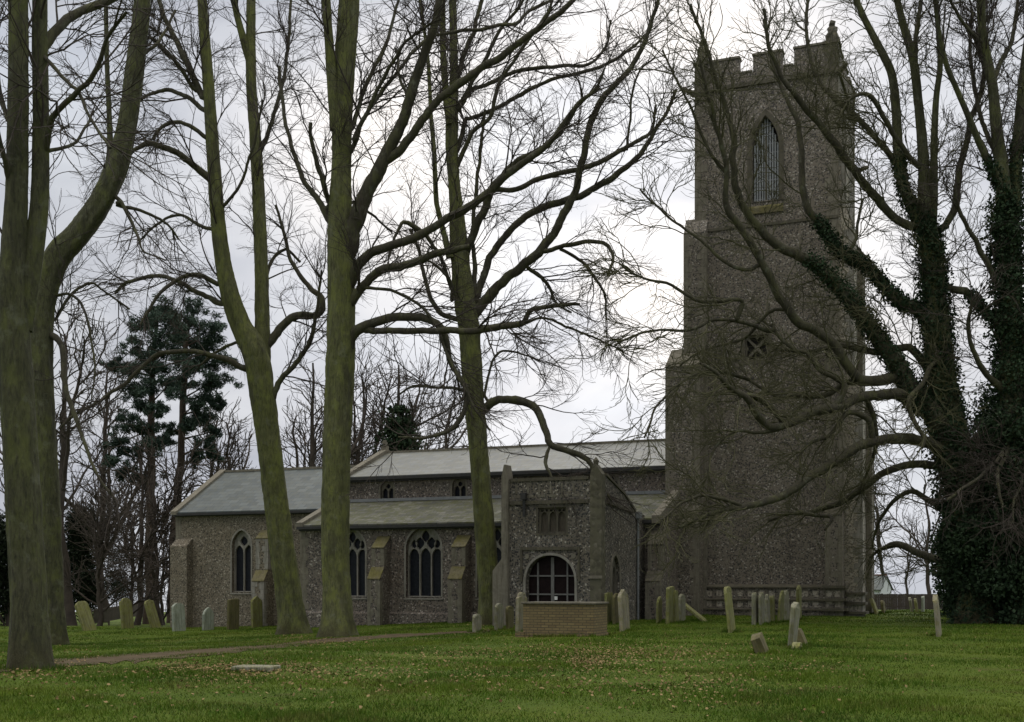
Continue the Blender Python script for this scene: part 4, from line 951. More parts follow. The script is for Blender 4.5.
big_tree('bare_tree', 'straight green trunked bare tree standing before the aisle end, thickest in the middle', (338, 637),
  [([(338, 636, 29), (337, 600, 28), (335, 540, 27), (336, 450, 27), (340, 370, 28), (341, 320, 27), (341, 260, 26), (340, 225, 24), (341, 170, 20), (342, 120, 20), (345, 60, 21), (349, 0, 20), (352, -80, 15)], 0, .4),
   ([(337, 130, 14), (333, 90, 11), (329, 40, 9), (326, 0, 9), (322, -70, 7)], .2, -.3)],
  [([(348, 250, 17), (355, 220, 17), (367, 192, 15), (380, 168, 13.5), (392, 143, 12), (403, 120, 11), (415, 82, 10), (426, 50, 9), (436, 20, 8), (440, -10, 7), (446, -60, 5)], 0, -1.5),
   ([(384, 162, 9), (402, 148, 9), (425, 115, 8), (450, 90, 8), (476, 71, 7.5), (502, 55, 7), (532, 33, 6), (552, 18, 5.5), (573, 0, 5), (600, -25, 3)], -.6, -2.6),
   ([(346, 305, 10), (352, 300, 10), (361, 288, 9), (379, 272, 8.5), (400, 267, 8), (430, 257, 7.5), (447, 252, 7), (470, 246, 5)], 0, -1.2),
   ([(349, 285, 11), (357, 266, 10), (370, 254, 9), (385, 248, 9), (406, 241, 8.5), (441, 223, 8), (464, 210, 8), (491, 191, 7.5), (512, 170, 7), (545, 147, 6), (562, 126, 5), (578, 103, 4), (595, 90, 3), (604, 70, 2)], 0, -3),
   ([(347, 350, 12), (354, 334, 11), (367, 325, 10), (385, 319, 9), (405, 316, 8.5), (424, 319, 8), (441, 327, 7), (447, 342, 6), (449, 358, 5.5), (455, 370, 5), (466, 388, 4.5)], 0, -1),
   ([(366, 330, 7), (400, 331, 6.5), (440, 330.5, 6.5), (470, 331, 6.5), (505, 327, 6), (521, 324, 6)], -.3, -2),
   ([(466, 388, 4), (468, 398, 5), (463, 412, 5), (455, 426, 5), (440, 434, 4), (420, 438, 3), (398, 437, 2)], -1, -2),
   ([(466, 392, 3), (455, 388, 3), (435, 387, 3), (415, 386, 2.5), (400, 394, 2)], -1, .5),
   ([(331, 222, 7), (318, 200, 6), (303, 178, 5), (288, 133, 4), (281, 90, 3.5), (279, 66, 3)], 0, 1.2),
   ([(330, 205, 6), (322, 180, 5), (311, 140, 4), (311, 122, 3.5)], 0, -.6),
   ([(351, 130, 4.5), (358, 108, 4.5), (366, 84, 4), (378, 60, 4), (386, 43, 3.5), (393, 20, 3), (400, -5, 2.5)], .2, 1.5),
   ([(351, 152, 5), (362, 122, 4.5), (374, 98, 4), (390, 66, 3.5), (405, 42, 3), (422, 30, 2.5), (440, 20, 2)], .2, -1.5),
   ([(354, 140, 4.5), (372, 105, 4), (396, 74, 3.5), (422, 43, 3.5), (440, 34, 3), (476, 30, 3.5), (502, 25, 3.5), (517, 24, 3.5), (527, 13, 3), (552, 0, 3)], .2, 2.2),
   ([(410, 102, 3.5), (400, 78, 3), (398, 60, 2.5), (395, 48, 2)], -.9, .4),
   ([(346, 215, 3.5), (352, 202, 3), (372, 215, 2.5), (392, 232, 2)], 0, 2),
   ([(364, 288, 3.5), (400, 293, 3), (430, 316, 3), (450, 360, 3), (470, 400, 2.5), (490, 430, 2)], -.4, -1.6)],
  24, rm=.0046, L1=(1.0, 4.2))
big_tree('bare_tree', 'slender green trunked bare tree beside the porch with long boughs reaching right', (490, 624),
  [([(491, 623, 22), (490, 600, 21), (485, 530, 20), (480, 460, 18.5), (474, 395, 20), (470, 335, 21), (465, 300, 21), (461, 262, 19), (458, 225, 16), (455, 190, 12), (452, 150, 12.5), (452, 118, 12), (454, 70, 8), (453, 20, 7.5), (452, -60, 6)], 0, .5),
   ([(450, 125, 8), (446, 95, 7), (443, 50, 6), (442, 0, 6), (440, -60, 5)], .2, 1),
   ([(450, 258, 8), (444, 234, 5.5), (438, 210, 5), (436, 197, 5), (434, 150, 4.5), (431, 115, 4), (428, 60, 3.5), (420, 0, 3)], 0, -1)],
  [([(476, 312, 12), (483, 303, 11), (494, 291, 10), (505, 279, 9.5), (525, 264, 9.5), (544, 247, 9), (556, 230, 8.5), (568, 207, 8), (574, 195, 7.5), (580, 172, 7), (585, 148, 7), (592, 118, 6.5), (604, 97, 6), (622, 78, 5.5), (635, 62, 5), (646, 38, 4.5), (656, 8, 4), (664, -30, 3)], 0, -1.5),
   ([(477, 300, 8), (483, 278, 7.5), (490, 258, 7), (502, 240, 7), (522, 219, 7), (544, 207, 7), (572, 199, 7), (599, 186, 6.5), (622, 171, 6), (644, 150, 5), (655, 130, 4), (668, 110, 3.5), (676, 90, 3)], 0, 1.5),
   ([(466, 252, 9), (476, 226, 8.5), (484, 210, 8), (492, 189, 8), (503, 176, 7.5), (519, 161, 7), (540, 150, 6), (560, 132, 5), (578, 105, 4), (600, 88, 3)], 0, -2.2),
   ([(490, 190, 5), (516, 189, 5), (533, 181, 5), (555, 174, 5), (580, 169, 5), (602, 161, 5), (624, 149, 4.5), (642, 138, 4), (652, 130, 3), (656, 105, 2.5)], -.4, .8),
   ([(473, 300, 6), (475, 270, 5), (473, 240, 4), (474, 215, 4), (479, 165, 3.5), (485, 110, 3)], .1, .6),
   ([(545, 251, 5), (560, 247, 4.5), (578, 244, 4.5), (594, 241, 4), (606, 244, 4), (612, 253, 3.5), (613, 262, 3), (608, 276, 2.5)], -.7, -2),
   ([(560, 249, 3.5), (572, 255, 3.5), (585, 264, 3), (596, 280, 3), (605, 297, 2.5), (606, 319, 2)], -.7, .8),
   ([(526, 266, 4), (545, 280, 3.5), (556, 302, 2.5), (572, 312, 2)], -.7, 1),
   ([(457, 319, 5.5), (441, 313, 5), (431, 298, 4.5), (424, 275, 4), (418, 248, 3.5), (410, 230, 3)], 0, 1.2),
   ([(452, 290, 3.5), (443, 262, 4), (430, 240, 4), (415, 226, 5), (404, 222, 4), (396, 235, 3), (388, 260, 2)], 0, -1.2),
   ([(482, 411, 9), (491, 403, 8.5), (504, 399, 8), (520, 400, 8), (533, 406, 8), (541, 417, 7.5), (546, 432, 7), (551, 445, 6.5), (566, 450, 6), (580, 455, 6), (590, 463, 5), (596, 478, 4), (612, 500, 2.5)], 0, -3),
   ([(485, 396, 3), (490, 370, 2.5), (497, 354, 2.5), (515, 352, 2), (540, 360, 1.5)], 0, 1.5),
   ([(550, 446, 3), (545, 460, 4), (548, 470, 3), (556, 486, 2)], -2, -2.6),
   ([(480, 330, 8), (495, 327, 7), (512, 325, 6.5), (524, 322, 6), (529, 312, 5), (540, 308, 4.5), (560, 305, 4), (580, 304, 3)], 0, -1.6),
   ([(523, 324, 3), (545, 318, 2.5), (570, 328, 2.5), (600, 340, 2), (625, 352, 1.5)], -1.2, .4),
   ([(458, 150, 5), (466, 120, 4.5), (469, 119, 4), (496, 109, 4), (522, 94, 4), (552, 79, 3.5), (580, 72, 3.5), (603, 66, 3.5), (628, 51, 3), (650, 30, 2)], .2, 1.8),
   ([(458, 165, 5), (470, 135, 4.5), (490, 118, 4), (497, 90, 4), (505, 72, 3.5), (525, 45, 3.5), (548, 12, 3), (556, -10, 2.5)], .2, -1.4),
   ([(455, 108, 4), (470, 90, 4), (486, 85, 4), (507, 75, 4), (522, 70, 4), (557, 66, 3.5), (588, 64, 3), (606, 45, 2.5), (610, 20, 2)], .2, .8),
   ([(456, 85, 5), (464, 55, 5), (474, 30, 4.5), (480, 5, 4), (490, -25, 3)], .3, 1.6),
   ([(459, 110, 4.5), (476, 75, 4), (488, 55, 4), (500, 30, 3.5), (520, 6, 3), (530, -15, 2)], .3, -.8),
   ([(452, 300, 4), (450, 280, 3), (430, 262, 2.5), (405, 262, 2)], 0, -.8),
   ([(626, 150, 3), (630, 120, 2.5), (632, 95, 2.5), (640, 70, 2), (655, 58, 2)], .4, 0)],
  25, rm=.005, L1=(1.0, 4.0))

big_tree('ivy_tree', 'massive ivy clad tree at right with mossy boughs sweeping across the tower', (975, 623),
  [([(978, 622, 46), (976, 590, 40), (970, 540, 38), (962, 480, 34), (950, 430, 32), (941, 380, 28), (936, 320, 24), (932, 260, 20), (926, 220, 16), (924, 175, 11), (922, 140, 9.5), (918, 100, 8.5), (913, 60, 8), (902, 20, 7), (890, -30, 5)], 0, 0),
   ([(926, 235, 13), (913, 208, 12), (903, 185, 11), (898, 150, 10), (896, 110, 9), (892, 76, 8), (883, 55, 7.5), (874, 38, 7), (864, 18, 6), (852, -10, 5), (840, -40, 4)], 0, 1.2),
   ([(931, 240, 9), (934, 200, 8), (934, 150, 7), (936, 100, 6), (940, 65, 5.5), (938, 27, 5), (934, -10, 4)], 0, -1)],
  [([(957, 470, 24), (944, 435, 22), (925, 405, 20), (905, 380, 19), (888, 352, 17), (866, 322, 15), (848, 297, 13), (830, 278, 12), (815, 264, 11.5), (799, 255, 10.5), (771, 240, 9), (751, 219, 8), (739, 197, 7.5), (733, 172, 7), (732, 138, 6), (727, 110, 5), (716, 80, 4), (704, 40, 3.5), (690, 5, 3)], 0, -2),
   ([(905, 378, 11), (884, 380, 11), (866, 381, 10.5), (856, 376, 10), (845, 362, 10), (833, 345, 9.5), (819, 332, 9), (799, 322, 9), (787, 306, 9), (776, 290, 8.5), (765, 268, 8), (750, 240, 7.5), (738, 224, 7), (728, 210, 6.5), (725, 195, 6), (727, 172, 5.5), (722, 150, 5), (712, 110, 4), (700, 60, 3)], -.4, -3.4),
   ([(925, 410, 12), (900, 396, 11), (878, 394, 10.5), (858, 397, 10), (838, 408, 9.5), (815, 412, 9), (793, 421, 8.5), (772, 427, 8), (758, 417, 7), (747, 400, 6.5), (729, 386, 5), (715, 372, 4), (700, 364, 3)], -.4, -4),
   ([(945, 450, 12), (915, 440, 11), (888, 440, 10.5), (861, 446, 10), (836, 460, 9.5), (812, 476, 9), (790, 491, 8), (775, 499, 8), (758, 504, 7), (738, 507, 6), (715, 513, 5), (695, 520, 4), (680, 528, 3)], -.6, -4.5),
   ([(950, 468, 9), (920, 464, 8), (891, 470, 7.5), (868, 484, 7), (850, 497, 6.5), (832, 506, 6), (812, 511, 5), (788, 514, 4), (768, 520, 3)], 0, 1),
   ([(934, 330, 14), (922, 312, 13), (905, 305, 12), (890, 293, 11), (876, 276, 10.5), (862, 262, 10), (845, 256, 9.5), (834, 246, 9), (822, 226, 8), (810, 211, 7.5), (802, 190, 7), (801, 150, 6), (797, 120, 5), (785, 95, 4), (772, 60, 3.5), (764, 20, 3)], 0, 1.6),
   ([(916, 226, 9), (900, 222, 8.5), (878, 200, 8.5), (860, 178, 8), (845, 158, 8), (828, 135, 7.5), (812, 115, 6.5), (798, 98, 6), (785, 82, 5), (770, 50, 4), (764, 10, 3)], 0, -1.8),
   ([(906, 178, 6.5), (884, 148, 6), (866, 126, 5.5), (848, 110, 5.5), (834, 98, 5), (820, 82, 4.5), (811, 60, 4), (806, 30, 3.5), (808, -10, 3)], .2, 2),
   ([(918, 166, 6), (904, 150, 5), (890, 128, 5), (878, 106, 5), (868, 94, 4.5), (856, 96, 3.5), (845, 103, 2.5)], 0, -1.4),
   ([(940, 230, 7), (954, 210, 7.5), (957, 190, 7), (960, 168, 6.5), (967, 140, 6), (972, 115, 5.5), (981, 95, 5), (984, 70, 4.5), (978, 40, 4), (985, 0, 3)], 0, 1),
   ([(914, 60, 5), (917, 30, 4.5), (921, 0, 4), (926, -40, 3)], 0, .6),
   ([(942, 390, 9), (915, 352, 8), (900, 348, 7.5), (880, 352, 7), (864, 350, 7), (845, 345, 5.5), (825, 348, 4.5), (800, 352, 4), (780, 350, 3)], .3, 2.4),
   ([(835, 405, 7), (845, 388, 6), (835, 378, 5.5), (820, 370, 5), (806, 352, 4.5), (795, 350, 4), (780, 338, 3.5), (772, 325, 3)], -1.5, -1),
   ([(786, 424, 6), (760, 398, 6.5), (740, 396, 5), (765, 398, 2)], -2, -3),
   ([(862, 383, 7), (845, 383, 6), (825, 395, 5), (800, 396, 4.5), (780, 397, 4), (765, 390, 3.5), (745, 378, 3), (720, 372, 2.5)], -1, 1),
   ([(868, 420, 6), (850, 412, 5), (838, 425, 4.5), (828, 436, 4), (808, 444, 3.5), (800, 456, 3), (802, 470, 2)], -1, -2),
   ([(866, 398, 5), (872, 412, 5), (876, 430, 4.5), (875, 450, 4), (868, 470, 3), (860, 490, 2)], -.5, .5),
   ([(776, 430, 4), (758, 432, 3.5), (735, 432, 3), (718, 445, 2.5), (710, 462, 2), (706, 480, 1.5)], -2.5, -3.5),
   ([(768, 330, 5), (745, 322, 4), (715, 320, 3.5), (690, 330, 3), (660, 330, 2.5), (636, 335, 2.3), (615, 345, 2)], -2, -3),
   ([(742, 300, 4.5), (718, 302, 4), (695, 300, 3.5), (672, 285, 3), (650, 280, 2.5), (632, 273, 2.2), (618, 262, 1.8)], -2.4, -2.6),
   ([(750, 380, 4), (722, 372, 3.5), (695, 375, 3), (672, 390, 2.5), (655, 410, 2.3), (645, 438, 2)], -3, -3.6),
   ([(745, 270, 4), (720, 258, 3.5), (700, 240, 3), (680, 225, 2.5), (655, 205, 2.2), (640, 190, 2)], -2, -1),
   ([(728, 175, 4), (712, 155, 3.5), (700, 130, 3), (690, 105, 2.5), (676, 80, 2.2), (662, 50, 2)], -2, -2.8),
   ([(790, 310, 4), (770, 312, 3.5), (745, 338, 3), (720, 346, 2.5), (700, 352, 2), (680, 366, 2)], -1, .5),
   ([(740, 505, 4), (720, 498, 3.5), (700, 496, 3), (680, 505, 2.5), (662, 520, 2)], -4, -5),
   ([(800, 512, 5), (815, 515, 4), (832, 518, 3.5), (824, 530, 2.5)], 0, -.4),
   ([(962, 568, 9), (940, 560, 8), (918, 553, 7.5), (903, 546, 7), (890, 545, 6), (880, 549, 4), (870, 557, 2.5)], 2, 4),
   ([(955, 520, 7), (930, 500, 6), (908, 492, 5), (890, 505, 4), (878, 525, 3), (872, 545, 2)], 1, 3),
   ([(948, 350, 5), (930, 368, 4.5), (922, 385, 5), (909, 398, 5), (910, 410, 5), (917, 425, 4.5), (924, 437, 4), (922, 448, 3)], -1.2, -2.2),
   ([(845, 255, 4), (856, 240, 3.5), (858, 220, 3), (862, 200, 2.5)], .6, 2)],
  26, 'bark_old', 'twig_green', lv=(2.0, 2.9, 3.8), tr=(-.1, -.05, .0), rm=.007, L1=(.9, 3.2), wig=.24, tt=.12, flare=.3,
  ivy=[(0, 0, .28, 4200, .85, .12), (0, .28, .62, 2300, .5, .1), (3, 0, .5, 1300, .3, .09), (8, 0, .45, 1200, .3, .1), (5, 0, .15, 1200, .3, .1), (1, 0, .3, 700, .3, .1)])
big_tree('ivy_tree', 'second ivy covered tree at the right edge with many upright dark stems', (1030, 624),
  [([(1032, 624, 40), (1028, 580, 38), (1022, 500, 36), (1016, 420, 30), (1012, 340, 24), (1009, 270, 19), (1005, 215, 15), (1001, 165, 13), (996, 125, 11), (993, 90, 10), (988, 62, 9), (983, 35, 8.5), (981, 0, 8), (978, -60, 6)], 0, 0),
   ([(1008, 250, 14), (1014, 210, 13), (1016, 165, 12), (1020, 120, 11), (1026, 60, 10), (1034, 0, 8)], 0, .8),
   ([(1005, 215, 9), (999, 183, 8), (990, 165, 7), (981, 146, 6.5), (972, 125, 6), (965, 108, 5.5), (955, 85, 5), (947, 66, 5), (941, 40, 4), (936, 10, 3)], 0, -1.2)],
  [([(992, 85, 5), (1002, 60, 4.5), (1012, 40, 4), (1018, 0, 3)], 0, 1.2),
   ([(1016, 400, 8), (1000, 388, 7), (985, 372, 6), (975, 355, 5), (968, 330, 4), (972, 300, 3)], 0, -1.5),
   ([(1013, 330, 10), (995, 318, 9), (978, 305, 8), (965, 292, 8), (952, 290, 7), (935, 275, 6)], 0, 1.2),
   ([(1010, 300, 7), (995, 280, 6), (985, 258, 5.5), (975, 240, 5), (962, 215, 4), (955, 190, 3)], 0, -1),
   ([(1012, 446, 6), (1006, 447, 5), (998, 460, 4), (985, 472, 3.5), (965, 487, 3), (946, 501, 2.5)], -1.8, -3),
   ([(1008, 447, 6), (1002, 462, 5), (997, 474, 4), (999, 490, 3), (1002, 508, 2)], -1.8, -2.4),
   ([(1014, 446, 4), (1018, 462, 3.5), (1022, 480, 3), (1014, 500, 2.5), (1012, 525, 2)], -1.8, -2.6),
   ([(1000, 160, 5), (985, 130, 4.5), (975, 90, 4), (970, 50, 3.5), (972, 10, 3)], 0, 1.5),
   ([(984, 45, 4), (970, 30, 3.5), (955, 10, 3), (945, -20, 2.5)], 0, -1)],
  27, 'bark_old', 'twig', lv=(2.4, 3.0, 3.8), tr=(0, 0, .12), rm=.007, L1=(.9, 3.0), wig=.24, tt=.12, flare=.3,
  ivy=[(0, 0, .3, 4800, 1.3, .13), (0, .3, .62, 3000, .8, .11), (1, 0, .45, 900, .35, .09), (5, 0, .6, 900, .35, .1), (2, 0, .3, 700, .3, .1)])

# ivy skirt and undergrowth against the two trees
def shrub(name, label, px, py, wpx, hpx, n, size, mat, seed, lobes=9, cat='shrub', stem=True):
    rng = np.random.default_rng(seed); p = at(px, py); s = p.y / FPX; t = empty(name, p); tag(t, label, cat)
    W, H_ = wpx * s / 2, hpx * s; V = []
    C = []
    for i in range(lobes):
        a = rng.uniform(0, 6.28); u = rng.uniform(0, .8); z = rng.uniform(.12, .82) * H_; k = math.sqrt(max(.1, 1 - (z / H_) ** 2.2))
        C.append((W * u * k * math.cos(a), W * u * k * math.sin(a) * .8, z, W * rng.uniform(.34, .55) * (k * .5 + .5), H_ * rng.uniform(.12, .22)))
    per = n // lobes
    for cx, cy, cz, r, rz in C:
        d = nrm(rng.normal(size=(per, 3))) * (rng.random(per)[:, None] ** .45) * (1 + .22 * rng.normal(size=(per, 1)))
        q = d * np.array([r, r, rz]) + np.array([cx, cy, cz]); V.append(q[q[:, 2] > .03])
    v, f = leaves(np.vstack(V), size, rng); link('foliage', npmesh('foliage', v, f), M[mat], t)
    if stem:
        b = MB()
        for cx, cy, cz, r, rz in C[:6]: b.cyl((cx * .1, cy * .1, -.1), (cx, cy, cz), .05, .02, 6)
        b.build('stem', M['far_bark'], t)
    return t
shrub('ivy_thicket', 'low dark ivy thicket at the feet of the two ivy trees', 1000, 623, 125, 130, 40000, .12, 'ivy', 31, 16)
shrub('ivy_thicket', 'tall loose ivy curtain hanging between the two ivy trunks', 990, 621, 62, 250, 15000, .11, 'ivy', 33, 22)
shrub('ivy_thicket', 'twiggy dark thicket at the foot of the ivy tree behind the orange gravestone', 962, 616, 60, 150, 11000, .13, 'ivy', 32, 14)

# ---------------------------------------------------------------- background trees
def far_tree(name, label, px, Y, top, spread, seed, ivy=False, stems=None, dens=1.0, rm=.019, group='bare trees behind the church', lean=0, low=.25):
    rng = np.random.default_rng(seed); X = (px - 512) * Y / FPX; z0 = float(ground_z(X, Y)); org = np.array((X, Y, z0))
    t = empty(name, tuple(org)); tag(t, label, 'tree', group)
    H_ = EYE + (HOR - top) * Y / FPX - z0; n = 14; z = np.linspace(-.2, H_ * .9, n)
    w = np.cumsum(rng.normal(size=(n, 2)) * .12, 0) * H_ / 14; w[0] = 0
    tr = np.stack([w[:, 0] + lean * z, w[:, 1], z], 1); r = H_ * .014 * (1 - z / H_) ** .8 + .02
    T = catmull(np.hstack([tr, r[:, None]]), .5)
    v, f = trunk_mesh(T, np.zeros(3), 12, .3, .8, seed); link('trunk', npmesh('trunk', v, f), M['far_bark'], t, True)
    P = resample(T, 24)[None]; Rr = P[..., 3]; P = P[..., :3]
    spread *= 1.35
    st = spawn(P, Rr, rng, .16, H_ * .45, H_ * .62, .42, .8, (0, 0, .35), .1, 24, .18, rm * 2, .25, .014, .5)      # co-dominant stems
    P0, R0 = np.vstack([P, st[0]]), np.vstack([Rr, st[1]])
    c1 = spawn(P0, R0, rng, 1.1 * dens, spread * .4, spread, .85, .62, (0, 0, .42), .16, 10, low, rm * 1.4, .6, .018)
    c2 = spawn(*c1, rng, 1.25 * dens, spread * .2, spread * .42, .7, .65, (0, 0, .4), .17, 7, .15, rm * 1.1, .45)
    c3 = spawn(*c2, rng, 1.5 * dens, .6, 1.9, .65, .75, (0, 0, .3), .2, 5, .1, rm * .85, .4)
    mk('crown', [st, c1, c2, c3], M['far_bark'], t, np.zeros(3), (7, 6, 4, 3))
    if ivy:
        m = 17000; s = rng.random(m) ** .8 * .88; i = (s * 22).astype(int); p = P[0][i] + rng.normal(size=(m, 3)) * np.array([1.0, .8, .4]) * (1.15 - s)[:, None] * 1.5
        v, f = leaves(p, .26, rng); link('ivy', npmesh('ivy', v, f), M['ivy'], t)
    return t
far_tree('bare_tree', 'thin bare tree behind the left edge trunks, farthest left', 72, 66, 300, 4.2, 41)
far_tree('bare_tree', 'bare tree rising left of the pines with reddish twigs', 103, 84, 345, 4.2, 42, dens=.8)
far_tree('bare_tree', 'dark forked bare tree close left of the chancel corner', 160, 70, 455, 3.8, 43, dens=1.3, low=.2)
far_tree('bare_tree', 'dark twisted bare tree between the left gravestones and the pines', 136, 71, 430, 3.8, 44, dens=1.3, low=.2)
far_tree('bare_tree', 'sparse bare tree behind the chancel roof ridge', 236, 96, 400, 4.2, 45)
far_tree('bare_tree', 'bare tree showing between the two green trunks above the chancel roof', 318, 88, 335, 4.0, 46)
far_tree('bare_tree', 'bare tree behind the nave gable, left of the ivy clad one', 362, 92, 352, 3.8, 47)
far_tree('ivy_tree', 'distant ivy clad tree rising behind the nave gable', 394, 88, 335, 4.2, 48, ivy=True)
far_tree('bare_tree', 'rounded bare tree behind the nave roof right of the ivy clad one', 438, 96, 375, 4.2, 49)
far_tree('bare_tree', 'bare tree beyond the tower right corner over the far house', 878, 150, 470, 4.0, 50, low=.3)
far_tree('bare_tree', 'bare tree beyond the far fence seen left of the ivy thicket', 930, 92, 470, 4.0, 51, low=.3)
far_tree('bare_tree', 'low spreading bare tree behind the house gable right of the tower', 908, 152, 520, 4.0, 52, low=.3)
far_tree('bare_tree', 'slim bare tree at far left behind the huge trunk', 20, 72, 330, 4.0, 53)
far_tree('bare_tree', 'bare tree in the gap between pines and leaning trunk', 212, 86, 395, 3.6, 54)
far_tree('bare_tree', 'small bare tree above the chancel roof left of the straight trunk', 292, 100, 395, 3.6, 55)

def pine(label, trunk, clumps, Y, seed):
    rng = np.random.default_rng(seed); x0 = (trunk[0][0] - 512) * Y / FPX; org = np.array((x0, Y, float(ground_z(x0, Y))))
    t = empty('pine_tree', tuple(org)); tag(t, label, 'tree', 'pine trees left of the church')
    c = traced(trunk, Y, 0, .3, .5, .02, rng); v, f = trunk_mesh(c, org, 12, .2, 1, seed, .03); link('trunk', npmesh('trunk', v, f), M['pine_bark'], t, True)
    bb = MB(); V = []
    for (px, py, rp) in clumps:
        q = np.array(px3(px, py, Y + rng.uniform(-1.6, 1.6))); r = rp * Y / FPX
        i = np.argmin(np.abs(c[:, 2] - (q[2] - .35 * abs(q[0] - np.interp(q[2], c[:, 2], c[:, 0]))))); bb.cyl(c[i, :3] - org, q - org, max(.03, c[i, 3] * .35), .02, 5)
        r *= 1.25
        for _ in range(13):                        # a plate of small needle tufts
            tc = q + rng.normal(size=3) * np.array([r * .72, r * .72, r * .45]); n = 85
            d = nrm(rng.normal(size=(n, 3))) * (rng.random(n)[:, None] ** .5) * np.array([r * .55, r * .55, r * .42]); V.append(tc + d)
    bb.build('branches', M['pine_bark'], t)
    v, f = leaves(np.vstack(V) - org, .3, rng, .6, .26); link('crown', npmesh('crown', v, f), M['pine'], t)
pine('left one of two tall dark pines beyond the chancel',
     [(149, 628, 11), (150, 560, 10), (151, 480, 8.5), (151, 420, 7), (153, 360, 5), (158, 318, 3)],
     [(163, 308, 9), (155, 317, 10), (172, 317, 8), (140, 327, 8), (160, 332, 12), (178, 332, 9), (136, 350, 8), (150, 348, 11), (170, 350, 11), (126, 371, 9), (142, 368, 11), (160, 368, 12), (178, 366, 9), (118, 367, 6), (132, 388, 9), (150, 388, 10), (168, 386, 9), (140, 405, 7), (128, 424, 8), (145, 428, 8), (160, 410, 7), (120, 445, 8), (136, 452, 9), (152, 446, 7), (112, 462, 7), (128, 474, 8), (165, 440, 6), (145, 478, 7)], 76, 61)
pine('right one of two tall dark pines beyond the chancel, with bare lower trunk',
     [(172, 626, 10), (174, 540, 9), (178, 490, 8), (182, 440, 7), (184, 390, 6), (186, 340, 4.5), (194, 312, 3)],
     [(194, 310, 8), (188, 322, 9), (203, 326, 9), (213, 333, 8), (181, 338, 8), (197, 342, 11), (214, 350, 10), (220, 364, 7), (204, 362, 11), (188, 362, 9), (216, 380, 8), (200, 384, 10), (178, 384, 6), (208, 398, 9), (218, 404, 6), (196, 404, 7), (206, 420, 8), (190, 426, 6), (212, 432, 6), (202, 444, 6), (172, 430, 6), (196, 458, 6), (214, 456, 5)], 80, 62)

shrub('evergreen_bush', 'tall dark holly bush left of the yellow mossy gravestone', 80, 622, 66, 128, 30000, .15, 'evergreen', 71, 22)
shrub('evergreen_bush', 'black evergreen mass behind the huge left trunk', 8, 626, 90, 120, 15000, .17, 'evergreen', 72, 12)
shrub('evergreen_bush', 'dark bush under the left pine behind the rail fence', 116, 616, 62, 82, 22000, .15, 'evergreen', 73, 22)
shrub('evergreen_bush', 'low evergreen scrub right of the holly, behind the shouldered gravestone', 142, 613, 50, 46, 9000, .15, 'evergreen', 74, 16)
far_tree('bare_shrub', 'thicket of bare brown stems under the left pine', 128, 66, 505, 2.6, 81, dens=2.2, low=.06, rm=.015, group='bare shrubs left of the church')
far_tree('bare_shrub', 'thicket of bare brown stems right of the dark holly', 98, 64, 480, 2.6, 82, dens=2.2, low=.06, rm=.015, group='bare shrubs left of the church')
far_tree('bare_shrub', 'low tangle of bare stems touching the chancel corner', 164, 72, 520, 2.4, 83, dens=2.2, low=.06, rm=.015, group='bare shrubs left of the church')

def rail_fence():
    p = at(93, 626); q = at(124, 625); t = empty('rail_fence', p); tag(t, 'low weathered rail fence behind the left gravestones', 'fence')
    d = (q - p); L_ = d.length; t.rotation_euler = (0, 0, math.atan2(d.y, d.x)); L_ *= 1.6
    b = MB(); b.box(0, L_, 0, .04, .75, .83); b.box(0, L_, 0, .04, .3, .38); b.build('rail', M['oak'], t)
    for x in np.linspace(0, L_, 4): b = MB(); b.box(x - .05, x + .05, .045, .14, -.2, .95); b.build('post', M['oak'], t)
    for x in np.arange(.1, L_ - .1, .16): b = MB(); b.box(x, x + .07, -.025, -.003, .12, .9); b.build('pale', M['oak'], t)
rail_fence()
def board_fence():
    Y = 90; x0 = (858 - 512) * Y / FPX; x1 = (985 - 512) * Y / FPX; z = float(ground_z(x0, Y)); t = empty('board_fence', (x0, Y, z)); tag(t, 'long dark brown close boarded fence right of the tower', 'fence')
    h_ = EYE + (HOR - 594) * Y / FPX - z; L_ = x1 - x0; b = MB(); x = 0; rr = random.Random(2)
    while x < L_:
        b.box(x, x + .125, -rr.uniform(0, .012), .02, .02, h_ + rr.uniform(-.012, .012)); x += .135
    b.build('boards', plain_mat('brown_boards', (.035, .026, .02), (.06, .045, .034), 4), t)
    b = MB(); b.box(0, L_, .025, .09, .25, .34); b.box(0, L_, .025, .09, h_ - .3, h_ - .21); b.build('rail', M['oak'], t)
    for x in np.arange(0, L_, 1.8): b = MB(); b.box(x, x + .1, .095, .2, -.2, h_ + .04); b.build('post', M['oak'], t)
board_fence()
def house():
    Y = 135; s = Y / FPX; x0 = (858 - 512) * s; x1 = (889 - 512) * s; zt = EYE + (HOR - 575) * s; ze = EYE + (HOR - 588.5) * s; zg = float(ground_z(x0, Y))
    t = empty('house', ((x0 + x1) / 2 + .5, Y, zg)); t.rotation_euler = (0, 0, R(-34)); tag(t, 'distant white gabled house with slate roof beyond the fence', 'house')
    W, D = 3.4, 2.1; zt -= zg; ze -= zg
    wm = plain_mat('white_render', (.66, .69, .72), (.74, .76, .78), 2, .8)
    b = MB(); b.prism_x([(-D, -.5), (D, -.5), (D, ze), (0, zt - .1), (-D, ze)], -W, .9); b.build('wall', wm, t)
    b = MB(); b.prism_x([(-D - .25, ze - .22), (-D - .25, ze - .1), (0, zt), (D + .25, ze - .1), (D + .25, ze - .22), (0, zt - .12)], -W - .2, 1.05); r = b.build('roof', M['slate'], t)
    b = MB(); b.box(-W, 1.0, -.1, .1, zt - .04, zt + .08); b.build('ridge_tiles', plain_mat('red_ridge', (.2, .1, .08), (.28, .14, .1), 4), r)
house()

